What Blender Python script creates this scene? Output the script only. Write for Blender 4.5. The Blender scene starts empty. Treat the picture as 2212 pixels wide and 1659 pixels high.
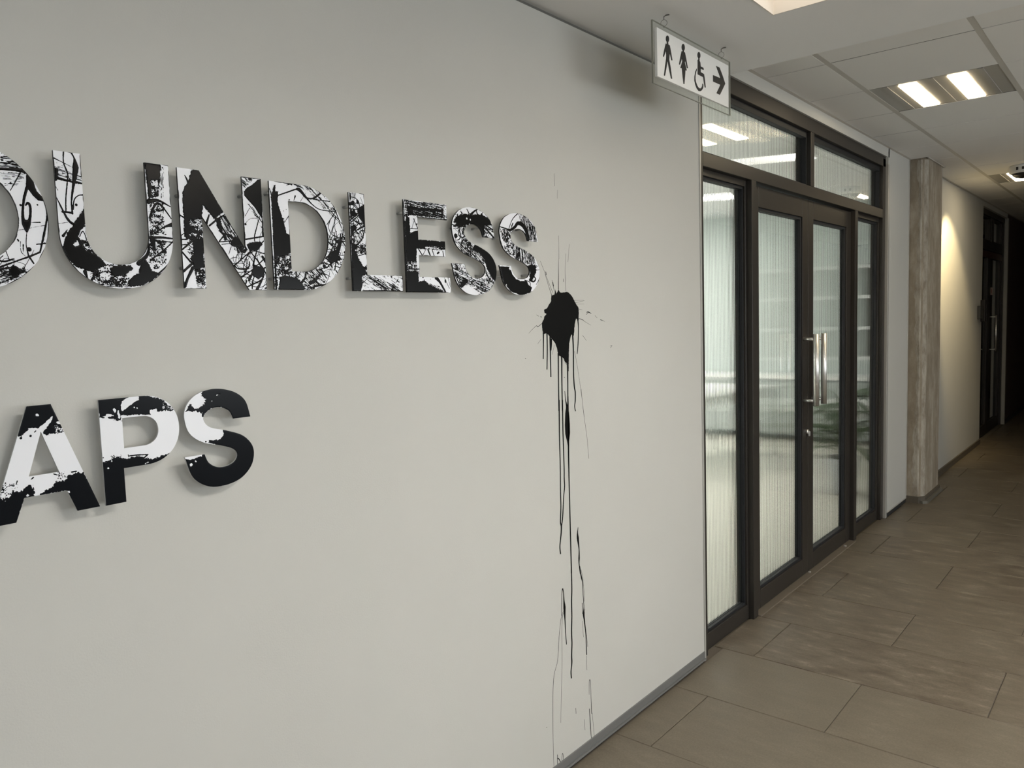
import bpy, bmesh, math, random
import numpy as np
from mathutils import Vector, Matrix
from mathutils.geometry import tessellate_polygon

# ------------------------------------------------------------------ camera
FPX, YAW, PITCH, ROLL = 1671.5, 0.69845, -0.083164, -0.031352
PW, PH = 2212.0, 1659.0
CAM = Vector((0.0, -1.483, 1.51))
def cam_axes():
    f = Vector((math.cos(PITCH)*math.cos(YAW), math.cos(PITCH)*math.sin(YAW), math.sin(PITCH)))
    r = f.cross(Vector((0, 0, 1))).normalized(); u = r.cross(f)
    return (math.cos(ROLL)*r + math.sin(ROLL)*u, -math.sin(ROLL)*r + math.cos(ROLL)*u, f)
AR, AU, AF = cam_axes()
sc = bpy.context.scene
C = sc.collection
cd = bpy.data.cameras.new('camera'); cam = bpy.data.objects.new('camera', cd); C.objects.link(cam)
cd.sensor_width = 36.0; cd.lens = FPX/PW*36.0; cd.clip_start = 0.02; cd.clip_end = 200
m = Matrix((AR, AU, -AF)).transposed().to_4x4(); m.translation = CAM
cam.matrix_world = m
sc.camera = cam

# ------------------------------------------------------------------ world, light, exposure
sc.view_settings.view_transform = 'Standard'
sc.view_settings.look = 'None'
sc.view_settings.exposure = -0.07
sc.view_settings.gamma = 1.0
sc.cycles.max_bounces = 8; sc.cycles.transmission_bounces = 8; sc.cycles.caustics_reflective = False
sc.view_settings.use_curve_mapping = False
wd = bpy.data.worlds.new('world'); sc.world = wd; wd.use_nodes = True
wd.node_tree.nodes['Background'].inputs[0].default_value = (0.85, 0.93, 1.0, 1)
wd.node_tree.nodes['Background'].inputs[1].default_value = 0.08

def area(name, loc, rot, sx, sy, power, col):
    l = bpy.data.lights.new(name, 'AREA'); l.shape = 'RECTANGLE'; l.size = sx; l.size_y = sy
    l.energy = power; l.color = col
    o = bpy.data.objects.new(name, l); C.objects.link(o); o.location = loc; o.rotation_euler = rot
    return o
# daylight through the big lobby windows behind the camera, through the windows of the room behind the glass, and an added side fill
area('lobby_daylight', (-1.2, -6.2, 1.35), (math.radians(124), 0, 0), 4.6, 2.1, 105, (0.92, 0.97, 1.0))
area('lobby_side_fill', (5.0, -6.22, 1.42), (math.radians(116), 0, 0), 3.4, .8, 92, (0.92, 0.97, 1.0))  # added fill that brightens the corridor ceiling, no such window known
area('room_daylight', (6.0, 4.42, 1.35), (math.radians(-90), 0, 0), 6.0, 1.1, 60, (0.95, 0.98, 1.0))
COFFER_L, LENS_L, ROOM_L, SPOT_W = 32.0, 24.0, 28.0, 105.0

# ------------------------------------------------------------------ helpers
def ray(px, py):
    return AR*((px-PW/2)/FPX) - AU*((py-PH/2)/FPX) + AF
def at(px, py, y):
    """the point of the upright plane at depth y that this measured point lies on -> (x, z)"""
    d = ray(px, py); t = (y-CAM.y)/d.y
    return (CAM.x+d.x*t, CAM.z+d.z*t)

MATS = {}
def mat(name, base=(.8, .8, .8), rough=.5, metal=0.0, spec=.5, emit=None, estr=0.0, trans=0.0, ior=1.45):
    if name in MATS: return MATS[name]
    mt = bpy.data.materials.new(name); mt.use_nodes = True
    b = mt.node_tree.nodes['Principled BSDF']
    b.inputs['Base Color'].default_value = (*base, 1); b.inputs['Roughness'].default_value = rough
    b.inputs['Metallic'].default_value = metal; b.inputs['Specular IOR Level'].default_value = spec
    b.inputs['IOR'].default_value = ior; b.inputs['Transmission Weight'].default_value = trans
    if emit:
        b.inputs['Emission Color'].default_value = (*emit, 1); b.inputs['Emission Strength'].default_value = estr
    MATS[name] = mt
    return mt
def nodes(mt): return mt.node_tree.nodes, mt.node_tree.links, mt.node_tree.nodes['Principled BSDF']
def coord(N, L, scale=(1, 1, 1), kind='Object'):
    tc = N.new('ShaderNodeTexCoord'); mp = N.new('ShaderNodeMapping'); mp.inputs['Scale'].default_value = scale
    L.new(tc.outputs[kind], mp.inputs[0]); return mp.outputs[0]
def noise(N, L, vec, scale, detail=4, rough=.55):
    n = N.new('ShaderNodeTexNoise'); n.inputs['Scale'].default_value = scale
    n.inputs['Detail'].default_value = detail; n.inputs['Roughness'].default_value = rough
    L.new(vec, n.inputs['Vector']); return n.outputs['Fac']
def ramp(N, L, fac, stops):
    r = N.new('ShaderNodeValToRGB'); e = r.color_ramp.elements
    while len(e) < len(stops): e.new(.5)
    for k, (p, c) in enumerate(stops):
        e[k].position = p; e[k].color = (*c, 1)
    L.new(fac, r.inputs[0]); return r.outputs[0]
def bump(N, L, b, h, strength, dist):
    n = N.new('ShaderNodeBump'); n.inputs['Strength'].default_value = strength; n.inputs['Distance'].default_value = dist
    L.new(h, n.inputs['Height']); L.new(n.outputs[0], b.inputs['Normal'])

def mesh(name, verts, faces, mt, parent=None, smooth=False, mats=None, idx=None):
    me = bpy.data.meshes.new(name); me.from_pydata([tuple(v) for v in verts], [], faces)
    for x in (mats or [mt]): me.materials.append(x)
    if idx is not None: me.polygons.foreach_set('material_index', idx)
    if smooth: me.polygons.foreach_set('use_smooth', [True]*len(me.polygons))
    me.update()
    o = bpy.data.objects.new(name, me); C.objects.link(o)
    if parent: o.parent = parent
    return o
BF = [(0, 3, 2, 1), (4, 5, 6, 7), (0, 1, 5, 4), (1, 2, 6, 5), (2, 3, 7, 6), (3, 0, 4, 7)]
def bv(x0, x1, y0, y1, z0, z1):
    return [(x0, y0, z0), (x1, y0, z0), (x1, y1, z0), (x0, y1, z0), (x0, y0, z1), (x1, y0, z1), (x1, y1, z1), (x0, y1, z1)]
def boxes(name, bs, mt, parent=None, bevel=0):
    v, f = [], []
    for b in bs:
        k = len(v); v += bv(*b); f += [tuple(i+k for i in q) for q in BF]
    o = mesh(name, v, f, mt, parent)
    if bevel:
        md = o.modifiers.new('bevel', 'BEVEL'); md.width = bevel; md.segments = 2; md.limit_method = 'ANGLE'
    return o
def box(name, x0, x1, y0, y1, z0, z1, mt, parent=None, bevel=0): return boxes(name, [(x0, x1, y0, y1, z0, z1)], mt, parent, bevel)
def tube(name, pts, r, mt, parent=None, seg=12, caps=True, closed=False):
    pts = [Vector(p) for p in pts]; n = len(pts); v, f = [], []
    rr = r if isinstance(r, (list, tuple)) else [r]*n
    for i, p in enumerate(pts):
        a = pts[i-1] if (i > 0 or closed) else p; b = pts[(i+1) % n] if (i < n-1 or closed) else p
        t = (b-a).normalized(); s = t.cross(Vector((0, 1, 0)) if abs(t.y) < .9 else Vector((0, 0, 1))).normalized(); q = t.cross(s)
        for k in range(seg):
            an = 2*math.pi*k/seg; v.append(p+(s*math.cos(an)+q*math.sin(an))*rr[i])
    for i in range(n if closed else n-1):
        for k in range(seg):
            j = (i+1) % n
            f.append((i*seg+k, i*seg+(k+1) % seg, j*seg+(k+1) % seg, j*seg+k))
    if caps and not closed:
        f.append(tuple(range(seg-1, -1, -1))); f.append(tuple((n-1)*seg+k for k in range(seg)))
    o = mesh(name, v, f, mt, parent, smooth=True)
    if caps and not closed:
        o.data.polygons[-1].use_smooth = o.data.polygons[-2].use_smooth = False
    return o
def lathe(name, prof, center, mt, parent=None, seg=32):
    v, f = [], []
    for r, z in prof:
        for k in range(seg):
            a = 2*math.pi*k/seg; v.append((center[0]+r*math.cos(a), center[1]+r*math.sin(a), center[2]+z))
    for i in range(len(prof)-1):
        for k in range(seg):
            f.append((i*seg+k, i*seg+(k+1) % seg, (i+1)*seg+(k+1) % seg, (i+1)*seg+k))
    f.append(tuple(range(seg-1, -1, -1))); f.append(tuple((len(prof)-1)*seg+k for k in range(seg)))
    return mesh(name, v, f, mt, parent, smooth=True)
def slab(name, outer, holes, y0, y1, mt, parent=None, side=None):
    """flat plate from an outline in (x, z), front at y0, back at y1"""
    loops = [outer]+list(holes); flat = [p for l in loops for p in l]; n = len(flat)
    tri = tessellate_polygon([[Vector((p[0], p[1], 0)) for p in l] for l in loops])
    v = [(p[0], y0, p[1]) for p in flat]+[(p[0], y1, p[1]) for p in flat]
    f, ix = [], []
    for t in tri:
        a, b, c = (flat[i] for i in t)
        if (b[0]-a[0])*(c[1]-a[1])-(b[1]-a[1])*(c[0]-a[0]) < 0: t = (t[0], t[2], t[1])
        f.append(tuple(t)); ix.append(0); f.append(tuple(n+i for i in reversed(t))); ix.append(0)
    s = 0
    for l in loops:
        k = len(l)
        ar = sum(l[i][0]*l[(i+1) % k][1]-l[(i+1) % k][0]*l[i][1] for i in range(k))
        if l is not outer: ar = -ar
        for i in range(k):
            a, b = s+i, s+(i+1) % k
            f.append((a, n+a, n+b, b) if ar > 0 else (b, n+b, n+a, a)); ix.append(1 if side else 0)
        s += k
    return mesh(name, v, f, mt, parent, mats=[mt, side] if side else None, idx=ix)
def empty(name, loc, label=None, cat=None, group=None, kind=None):
    o = bpy.data.objects.new(name, None); C.objects.link(o); o.location = loc; o.empty_display_size = .05
    tag(o, label, cat, group, kind); return o
def tag(o, label=None, cat=None, group=None, kind=None):
    if label: o['label'] = label
    if cat: o['category'] = cat
    if group: o['group'] = group
    if kind: o['kind'] = kind
    return o
def struct(o, label, cat):
    return tag(o, label, cat, kind='structure')
def adopt(parent):
    """children were modelled in world coordinates; keep them there under an Empty at the thing's base"""
    inv = Matrix.Translation(-parent.location)
    for ch in [c for c in C.objects if c.parent is parent]: ch.matrix_parent_inverse = inv

# ------------------------------------------------------------------ materials
def wall_mat():
    mt = mat('wall_paint', (.56, .55, .505), .55, spec=.35); N, L, b = nodes(mt)
    v = coord(N, L); n = noise(N, L, v, 260, 3); n2 = noise(N, L, v, 1.3, 5)
    L.new(ramp(N, L, n2, [(.3, (.545, .540, .505)), (.7, (.572, .567, .532))]), b.inputs['Base Color'])
    bump(N, L, b, n, .22, .0012); return mt
M_WALL = wall_mat()
M_DARKWALL = mat('dark_wall_paint', (.075, .05, .042), .5)
def soffit_mat():
    mt = mat('soffit_paint', (.88, .88, .87), .75, spec=.2); N, L, b = nodes(mt)
    v = coord(N, L); bump(N, L, b, noise(N, L, v, 140, 3), .12, .001); return mt
M_SOFFIT = soffit_mat()
def tile_mat():
    mt = mat('stone_tile', (.2, .17, .13), .42, spec=.35); N, L, b = nodes(mt)
    oi = N.new('ShaderNodeObjectInfo')
    tc = N.new('ShaderNodeTexCoord'); ad = N.new('ShaderNodeVectorMath'); ad.operation = 'ADD'
    sc_ = N.new('ShaderNodeVectorMath'); sc_.operation = 'SCALE'; L.new(oi.outputs['Location'], sc_.inputs[0]); sc_.inputs['Scale'].default_value = 3.7
    L.new(tc.outputs['Object'], ad.inputs[0]); L.new(sc_.outputs[0], ad.inputs[1])
    mp = N.new('ShaderNodeMapping'); mp.inputs['Scale'].default_value = (8.0, 2.6, 1); L.new(ad.outputs[0], mp.inputs[0])
    n = noise(N, L, mp.outputs[0], 2.1, 12, .74)
    fine = noise(N, L, ad.outputs[0], 150, 3, .7)
    cA = ramp(N, L, n, [(.36, (.092, .071, .051)), (.47, (.126, .102, .074)), (.56, (.158, .132, .098)), (.64, (.225, .192, .148)), (.72, (.30, .262, .21))])
    cB = ramp(N, L, n, [(.35, (.138, .117, .085)), (.65, (.168, .144, .106))])
    sx_ = N.new('ShaderNodeSeparateColor'); L.new(oi.outputs['Color'], sx_.inputs[0])
    mx = N.new('ShaderNodeMixRGB'); L.new(sx_.outputs[0], mx.inputs[0]); L.new(cB, mx.inputs[1]); L.new(cA, mx.inputs[2])
    hv = N.new('ShaderNodeMixRGB'); hv.blend_type = 'MULTIPLY'; hv.inputs[0].default_value = 1
    L.new(mx.outputs[0], hv.inputs[1]); L.new(ramp(N, L, fine, [(.3, (.84, .84, .84)), (.7, (1.1, 1.1, 1.1))]), hv.inputs[2])
    L.new(hv.outputs[0], b.inputs['Base Color'])
    L.new(ramp(N, L, n, [(.3, (.34,)*3), (.7, (.5,)*3)]), b.inputs['Roughness'])
    bump(N, L, b, n, .10, .004); return mt
M_TILE = tile_mat()
M_GROUT = mat('grout', (.13, .11, .085), .9)
def ctile_mat():
    mt = mat('ceiling_tile', (.86, .84, .81), .9, spec=.15); N, L, b = nodes(mt)
    bump(N, L, b, noise(N, L, coord(N, L), 220, 3), .2, .001); return mt
M_CTILE = ctile_mat()
M_TEE = mat('ceiling_bar', (.60, .57, .52), .55)
M_CVOID = mat('ceiling_groove', (.03, .028, .026), .95)
M_FRAME = mat('bronze_frame', (.042, .037, .032), .40, metal=.35)
M_FRAME2 = mat('dark_frame', (.03, .026, .023), .4, metal=.3)
M_GASKET = mat('rubber_gasket', (.012, .013, .015), .6)
M_STEEL = mat('brushed_steel', (.86, .85, .83), .36, metal=.92)
M_ALU = mat('aluminium_trim', (.50, .49, .46), .45, metal=.4)
M_SKIRT = mat('grey_skirting', (.15, .15, .145), .5)
M_SKIRTD = mat('brown_skirting', (.10, .085, .065), .55)
M_BLACK = mat('shadow_gap', (.02, .02, .02), .9)
M_GLASS = mat('ribbed_glass', (.975, .99, .99), .015, trans=1.0, ior=1.5)
def clear():
    mt = mat('clear_acrylic', (.6, .62, .58), .08, spec=.5); N, L, b = nodes(mt)
    tb = N.new('ShaderNodeBsdfTransparent'); tb.inputs[0].default_value = (.965, .97, .955, 1)
    mx = N.new('ShaderNodeMixShader'); mx.inputs[0].default_value = .07
    L.new(tb.outputs[0], mx.inputs[1]); L.new(b.outputs[0], mx.inputs[2]); L.new(mx.outputs[0], N['Material Output'].inputs[0]); return mt
M_CLEAR = clear()
M_DGLASS = mat('door_glass_dark', (.55, .6, .6), .02, trans=1.0, ior=1.5)
M_WHITE = mat('white_acrylic', (.90, .91, .95), .25, spec=.5)
M_RIM = mat('black_rim', (.008, .008, .008), .35, spec=.2)
M_RIMW = mat('grey_white_rim', (.5, .5, .5), .35)
M_INK = mat('black_paint_gloss', (.003, .0027, .0025), .2, spec=.14)
M_INKM = mat('black_paint_satin', (.005, .006, .008), .24, spec=.14)
M_WINK = mat('black_wall_paint', (.0025, .0025, .0025), .45, spec=.12)
M_SIGN = mat('sign_white', (.88, .88, .86), .35)
M_PICT = mat('sign_black', (.012, .012, .012), .5)
M_PIN = mat('standoff_steel', (.5, .5, .5), .3, metal=1.0)
M_HOOK = mat('hook_steel', (.10, .09, .08), .4, metal=.7)
M_LENS = mat('lamp_lens', (.9, .9, .88), .5, emit=(1.0, .82, .54), estr=LENS_L)
M_COFFER = mat('coffer_lamp', (.9, .9, .88), .5, emit=(1.0, .98, .945), estr=COFFER_L)
M_COFFERD = mat('coffer_lamp_dim', (.9, .9, .88), .5, emit=(1.0, .90, .78), estr=1.7)
M_ROOML = mat('room_lamp', (.9, .9, .88), .5, emit=(1.0, .96, .86), estr=ROOM_L)
M_REFL = mat('lamp_reflector', (.52, .50, .46), .38, metal=.25)
M_PLASTIC = mat('white_plastic', (.75, .75, .73), .4)
M_CREAM = mat('cream_panel', (.80, .75, .68), .7)

# ------------------------------------------------------------------ structure
SZ, GZ, XE = 2.46, 2.61, 3.015        # soffit height, tiled ceiling height, end of the lettered wall
wl = box('wall_left', -4.0, XE, 0, .14, .045, 2.445, M_WALL); struct(wl, 'large pale grey painted wall carrying the letters', 'wall')
tp = box('trim_1', -4.0, XE-.012, .012, .13, 2.445, 2.50, mat('contact_shade', (.16, .155, .14), .9)); struct(tp, 'dark strip painted as contact shade along the top of the lettered wall', 'trim')  # dark strip stands in for soft contact shade under the soffit
bb = empty('baseboard_left', (1.0, 0, 0)); struct(bb, 'low grey metal skirting under the lettered wall', 'baseboard')
box('skirting_strip', -4.0, XE-.004, -.004, .02, .016, .045, M_SKIRT, bb, .0015)
box('skirting_lip', -4.0, XE-.004, -.011, .012, .009, .016, M_SKIRT, bb, .0015)
box('recess', -4.0, XE-.004, .002, .02, -.006, .009, M_BLACK, bb)
adopt(bb)
tr = box('trim_2', XE-.004, XE+.008, -.004, .09, 0.0, 2.46, M_ALU, bevel=.001); struct(tr, 'thin metal bead at the end of the lettered wall', 'trim')

# the wall with the doors, in pieces around the openings
D1L, D1R, D2L, D2R = XE+.008, 5.885, 9.66, 11.36
wr = empty('wall_right', (6.2, 0, 0)); struct(wr, 'beige corridor wall around the glass doors', 'wall')
box('header_panel', XE, 5.93, 0, .14, 2.55, GZ+.12, M_WALL, wr)
box('wall_panel', 5.905, 6.60, 0, .14, .03, GZ+.12, M_WALL, wr)
box('wall_panel', 6.95, D2L, 0, .14, .03, GZ+.12, M_WALL, wr)
box('header_panel', D2L, D2R, 0, .14, 2.56, GZ+.12, M_WALL, wr)
adopt(wr)
wf = box('wall_far', D2R+.05, 17, 0, .14, .03, GZ+.12, M_DARKWALL); struct(wf, 'dark brown wall at the far end of the corridor', 'wall')
bbr = empty('baseboard_right', (7.9, 0, 0)); struct(bbr, 'dark skirting along the beige corridor wall', 'baseboard')
box('skirting_strip', 5.93, 6.50, -.002, .02, -.004, .03, M_BLACK, bbr)
box('skirting_cap', 5.93, 6.50, -.006, .0, .030, .036, M_ALU, bbr)
box('skirting_strip', 7.03, D2L, -.012, .02, -.004, .055, M_SKIRTD, bbr, .003)
box('skirting_strip', D2R+.05, 17, -.012, .02, -.004, .055, M_BLACK, bbr)
adopt(bbr)
t3 = box('trim_3', 5.888, 5.918, -.006, .06, 0, 2.50, M_ALU, bevel=.002); struct(t3, 'metal strip between the first door frame and the beige wall', 'trim')
t4 = box('trim_4', 6.475, 6.490, -.005, .02, .03, GZ, M_ALU, bevel=.002); struct(t4, 'thin metal strip where the beige wall meets the column', 'trim')
t5 = box('trim_5', D2R, D2R+.05, -.008, .06, 0, 2.56, mat('pale_trim', (.42, .41, .37), .5)); struct(t5, 'pale upright trim beside the dark far door', 'trim')

# rough concrete column standing proud of the wall
def concrete():
    mt = mat('rough_concrete', (.3, .26, .2), .85, spec=.2); N, L, b = nodes(mt)
    v = coord(N, L, (3.2, 3.2, .8)); n = noise(N, L, v, 2.6, 9, .66); v2 = coord(N, L, (1, 1, .5)); n2 = noise(N, L, v2, 13, 7, .7)
    mx = N.new('ShaderNodeMath'); mx.operation = 'ADD'; L.new(n, mx.inputs[0]); L.new(n2, mx.inputs[1])
    hf = N.new('ShaderNodeMath'); hf.operation = 'MULTIPLY'; hf.inputs[1].default_value = .5; L.new(mx.outputs[0], hf.inputs[0])
    L.new(ramp(N, L, hf.outputs[0], [(.38, (.235, .195, .148)), (.5, (.31, .268, .208)), (.60, (.40, .355, .29)), (.68, (.48, .44, .375))]), b.inputs['Base Color'])
    bump(N, L, b, hf.outputs[0], .5, .012); return mt
M_CONC = concrete()
col = empty('column', (6.77, -.06, 0)); struct(col, 'rough bare concrete column standing proud of the beige wall', 'column')
CP = [(6.492, .02), (6.492, -.078), (6.500, -.092), (6.535, -.116), (6.550, -.120), (7.02, -.118), (7.035, -.110), (7.04, .02)]
def prism(name, pts, z0, z1, mt, parent=None):
    n = len(pts); v = [(x, y, z0) for x, y in pts]+[(x, y, z1) for x, y in pts]
    f = [(i, (i+1) % n, n+(i+1) % n, n+i) for i in range(n)]+[tuple(range(n-1, -1, -1)), tuple(range(n, 2*n))]
    return mesh(name, v, f, mt, parent)
prism('shaft', CP, .03, GZ+.1, M_CONC, col)
# raised rough edge band where the old plaster ends on the shaft
random.seed(5)
zz = np.linspace(.05, 2.60, 60); vv, ff = [], []
for i, z in enumerate(zz):
    w = .012+.020*random.random()+.012*math.sin(z*5)
    vv += [(6.492-.0005, -.074+w*.9, z), (6.4885, -.080, z), (6.531, -.1175, z), (6.542+random.uniform(0, .004), -.1205, z)]
    if i:
        a = 4*(i-1); b = 4*i
        for k in range(3): ff.append((a+k, b+k, b+k+1, a+k+1))
def plaster():
    mt = mat('pale_plaster_edge', (.4, .36, .3), .85, spec=.2); N, L, b = nodes(mt)
    n = noise(N, L, coord(N, L, (2, 2, .7)), 9, 8, .7)
    L.new(ramp(N, L, n, [(.38, (.25, .215, .17)), (.5, (.36, .325, .27)), (.62, (.45, .415, .355))]), b.inputs['Base Color']); bump(N, L, b, n, .5, .01); return mt
M_PLAST = plaster()
mesh('plaster_edge', vv, ff, M_PLAST, col)
SP = [(x-.012*(1 if x < 6.8 else -1), y-.012 if y < 0 else y) for x, y in CP]
prism('base_skirting', SP, -.004, .05, M_SKIRTD, col)
SP2 = [(x-.024*(1 if x < 6.8 else -1), y-.03 if y < 0 else y) for x, y in CP[2:]]
prism('base_step', [(6.52, .0)]+SP2, -.004, .022, mat('step_metal', (.2, .19, .16), .45, metal=.4), col)
adopt(col)

# floor: slab and single stone tiles in half bond
fl = box('floor', -4.2, 17.2, -6.4, .30, -.05, -.005, M_GROUT); struct(fl, 'brown stone tiled corridor floor', 'floor')
TW, TL = .450, .888
tiles = {}
def floor_tile(x0, x1, y0, y1, mottle):
    key = (round(x1-x0, 4), round(y1-y0, 4))
    if key not in tiles:
        w, l = key; me = bpy.data.meshes.new('floor_tile'); bm = bmesh.new()
        bmesh.ops.create_cube(bm, size=1)
        bmesh.ops.scale(bm, vec=(w-.0028, l-.0028, .014), verts=bm.verts)
        bmesh.ops.bevel(bm, geom=[e for e in bm.edges if all(v.co.z > 0 for v in e.verts)], offset=.0016, segments=1, affect='EDGES')
        bm.to_mesh(me); bm.free(); me.materials.append(M_TILE); tiles[key] = me
    o = bpy.data.objects.new('floor_tile', tiles[key]); C.objects.link(o)
    o.location = ((x0+x1)/2, (y0+y1)/2, -.007+random.uniform(-.0006, .0006)); o.parent = fl; o.color = (mottle, mottle, mottle, 1)
random.seed(11)
for r in range(-4, 27):
    x0 = 2.282+(r-0)*TW; x1 = x0+TW
    yj = -.150 if r % 2 == 0 else -.600
    if x0 > 3.1 and x0 < 5.6: top = .032
    elif 6.4 < x1 and x0 < 7.05: top = -.0
    else: top = -.006
    edges = [top]; y = yj
    while y > -3.4:
        edges.append(y); y -= TL
    edges.append(y)
    for a, b in zip(edges[1:], edges[:-1]): floor_tile(x0, x1, a, b, random.uniform(.05, .25) if r in (-1, 0, 1) else random.uniform(.65, 1.0))
# ceiling over the lobby with a lit square recess
CX0, CX1, CY0, CY1 = 1.94, 2.54, -1.095, -.495
so = boxes('ceiling_soffit', [(-4.2, .74, -6.4, .012, SZ, SZ+.16), (.74, 1.34, -1.695, .012, SZ, SZ+.16), (.74, 1.34, -6.4, -2.295, SZ, SZ+.16), (1.34, CX0, -6.4, .012, SZ, SZ+.16), (CX1, XE+.012, -6.4, .012, SZ, GZ+.12), (CX0, CX1, CY1, .012, SZ, SZ+.16), (CX0, CX1, -1.695, CY0, SZ, SZ+.16), (CX0, CX1, -2.895, -2.295, SZ, SZ+.16), (CX0, CX1, -6.4, -3.495, SZ, SZ+.16), (XE+.012, 7.0, -6.4, -2.662, SZ, GZ+.12)], M_SOFFIT)
struct(so, 'smooth white lowered ceiling over the lettered wall', 'ceiling')
def coffer(x0, x1, y0, y1, label, lamp):
    t = empty('recessed_ceiling_light', ((x0+x1)/2, (y0+y1)/2, SZ)); tag(t, label, 'ceiling light')
    for b in ((x0, x0+.004, y0, y1), (x1-.004, x1, y0, y1), (x0+.004, x1-.004, y0, y0+.004), (x0+.004, x1-.004, y1-.004, y1)):
        box('side_panel', *b, SZ-.001, SZ+.13, M_CREAM, t)
    box('lamp_panel', x0+.004, x1-.004, y0+.004, y1-.004, SZ+.125, SZ+.13, lamp, t)
    adopt(t)
coffer(CX0, CX1, CY0, CY1, 'square recessed ceiling light glowing above the restroom sign', M_COFFERD)
coffer(CX0, CX1, -2.295, -1.695, 'square recessed ceiling light next out from the restroom sign', M_COFFER)
coffer(.74, 1.34, -2.295, -1.695, 'unseen added square recessed ceiling light over the middle of the lobby', M_COFFER)  # extra recess added to lift the left end of the wall
coffer(CX0, CX1, -3.495, -2.895, 'unseen added square recessed ceiling light farthest from the lettered wall', M_COFFER)  # extra recess added to even out the light along the wall

# tiled suspended ceiling over the corridor
ce = box('ceiling', XE+.012, 17, -2.75, .0, GZ+.02, GZ+.03, M_CVOID); struct(ce, 'suspended ceiling of square grey tiles', 'ceiling')
GX0, GP = 3.10, .59
ylines = [-.30, -.887, -1.474, -2.061, -2.648]
ctm = {}
def ceiling_tile(x0, x1, y0, y1):
    key = (round(x1-x0, 4), round(y1-y0, 4))
    if key not in ctm:
        me = bpy.data.meshes.new('ceiling_tile'); w, l = key
        bm = bmesh.new(); bmesh.ops.create_cube(bm, size=1); bmesh.ops.scale(bm, vec=(w, l, .016), verts=bm.verts)
        bmesh.ops.bevel(bm, geom=[e for e in bm.edges if all(v.co.z < 0 for v in e.verts)], offset=.0008, segments=1, affect='EDGES')
        bm.to_mesh(me); bm.free(); me.materials.append(M_CTILE); ctm[key] = me
    o = bpy.data.objects.new('ceiling_tile', ctm[key]); C.objects.link(o)
    o.location = ((x0+x1)/2, (y0+y1)/2, GZ+.008+random.uniform(0, .0015)); o.parent = ce
lamps_at = {(2, 1), (8, 1), (2, 3)}
xs = [GX0+GP*k for k in range(0, 20)]
for k in range(-1, 19):
    xa = XE+.014 if k < 0 else xs[k]; xb = xs[0] if k < 0 else xs[k+1]
    yl = [-.018]+ylines
    for j in range(len(yl)-1):
        if (k, j) in lamps_at: continue
        hi = yl[j]-(.012 if j else 0)
        if j == 0 and xa < 7.04 and xb > 6.50:      # cut around the column
            lo_, hi_ = max(xa+.003, 6.485), min(xb-.003, 7.062)
            ceiling_tile(lo_, hi_, yl[j+1]+.012, -.134)
            if lo_ > xa+.01: ceiling_tile(xa+.003, lo_, yl[j+1]+.012, hi)
            if hi_ < xb-.01: ceiling_tile(hi_, xb-.003, yl[j+1]+.012, hi)
            continue
        ceiling_tile(xa+.0045, xb-.0045, yl[j+1]+.012, hi)
M_CBAR = mat('ceiling_seam', (.17, .16, .15), .8)
for x in xs: box('cross_bar', x-.0042, x+.0042, -2.64, -.02 if not 6.4 < x < 7.1 else -.14, GZ+.0025, GZ+.004, M_CBAR, ce)
for y in ylines:
    box('grid_bar', XE+.013, 15, y-.0125, y+.0125, GZ+.001, GZ+.006, M_TEE, ce)
boxes('edge_angle', [(XE+.013, 6.49, -.018, 0, GZ, GZ+.004), (7.045, 15, -.018, 0, GZ, GZ+.004)], M_TEE, ce)
boxes('edge_trim', [(6.49, 7.06, -.132, -.122, GZ-.004, GZ+.012), (7.05, 7.06, -.132, -.0, GZ-.004, GZ+.012)], M_TEE, ce)

# the far side of the corridor and lobby, out of the frame, which light bounces off
lo = boxes('wall_opposite', [(7.0, 17, -2.78, -2.66, 0, GZ+.1), (6.9, 7.02, -6.4, -2.66, 0, GZ)], M_WALL); struct(lo, 'corridor wall opposite the doors, behind the viewer', 'wall')
we = box('wall_end', 16.9, 17.0, -2.7, 0, 0, GZ, M_DARKWALL); struct(we, 'dark end wall of the corridor', 'wall')
wb = boxes('wall_back', [(-4.2, 7.0, -6.4, -6.3, 0, .3), (-4.2, -3.6, -6.4, -6.3, .3, 2.6), (1.3, 3.25, -6.4, -6.3, .3, 2.6), (6.75, 7.0, -6.4, -6.3, .3, 2.6), (3.25, 6.75, -6.4, -6.3, .3, .95), (3.25, 6.75, -6.4, -6.3, 1.9, 2.6), (-4.2, -4.0, -6.4, .0, 0, 2.6)], M_WALL); struct(wb, 'lobby walls behind the viewer around the windows', 'wall')  # the opening towards the right was added with the side fill

# ------------------------------------------------------------------ ribbed glass panes
def ribbed(name, x0, x1, z0, z1, y, parent, pitch=.0150, amp=.00016, thick=.006):
    n = max(1, round((x1-x0)/pitch)); S = 10; k = n*S; v, f = [], []
    for i in range(k+1):
        x = x0+(x1-x0)*i/k; yb = y+thick+amp*math.cos(2*math.pi*i/S)
        v += [(x, y, z0), (x, y, z1), (x, yb, z0), (x, yb, z1)]
    q = len(v); v += list(v); sm = []       # the ribbed face has vertices of its own so that its shading stays true
    for i in range(k):
        a, b = 4*i, 4*i+4
        f += [(q+a+2, q+a+3, q+b+3, q+b+2), (a, a+2, b+2, b), (a+1, b+1, b+3, a+3)]; sm += [True, False, False]
    e = 4*k
    f += [(0, e, e+1, 1), (0, 1, 3, 2), (e, e+2, e+3, e+1)]; sm += [False]*3
    o = mesh(name, v, f, M_GLASS, parent); o.data.polygons.foreach_set('use_smooth', sm); return o

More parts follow.
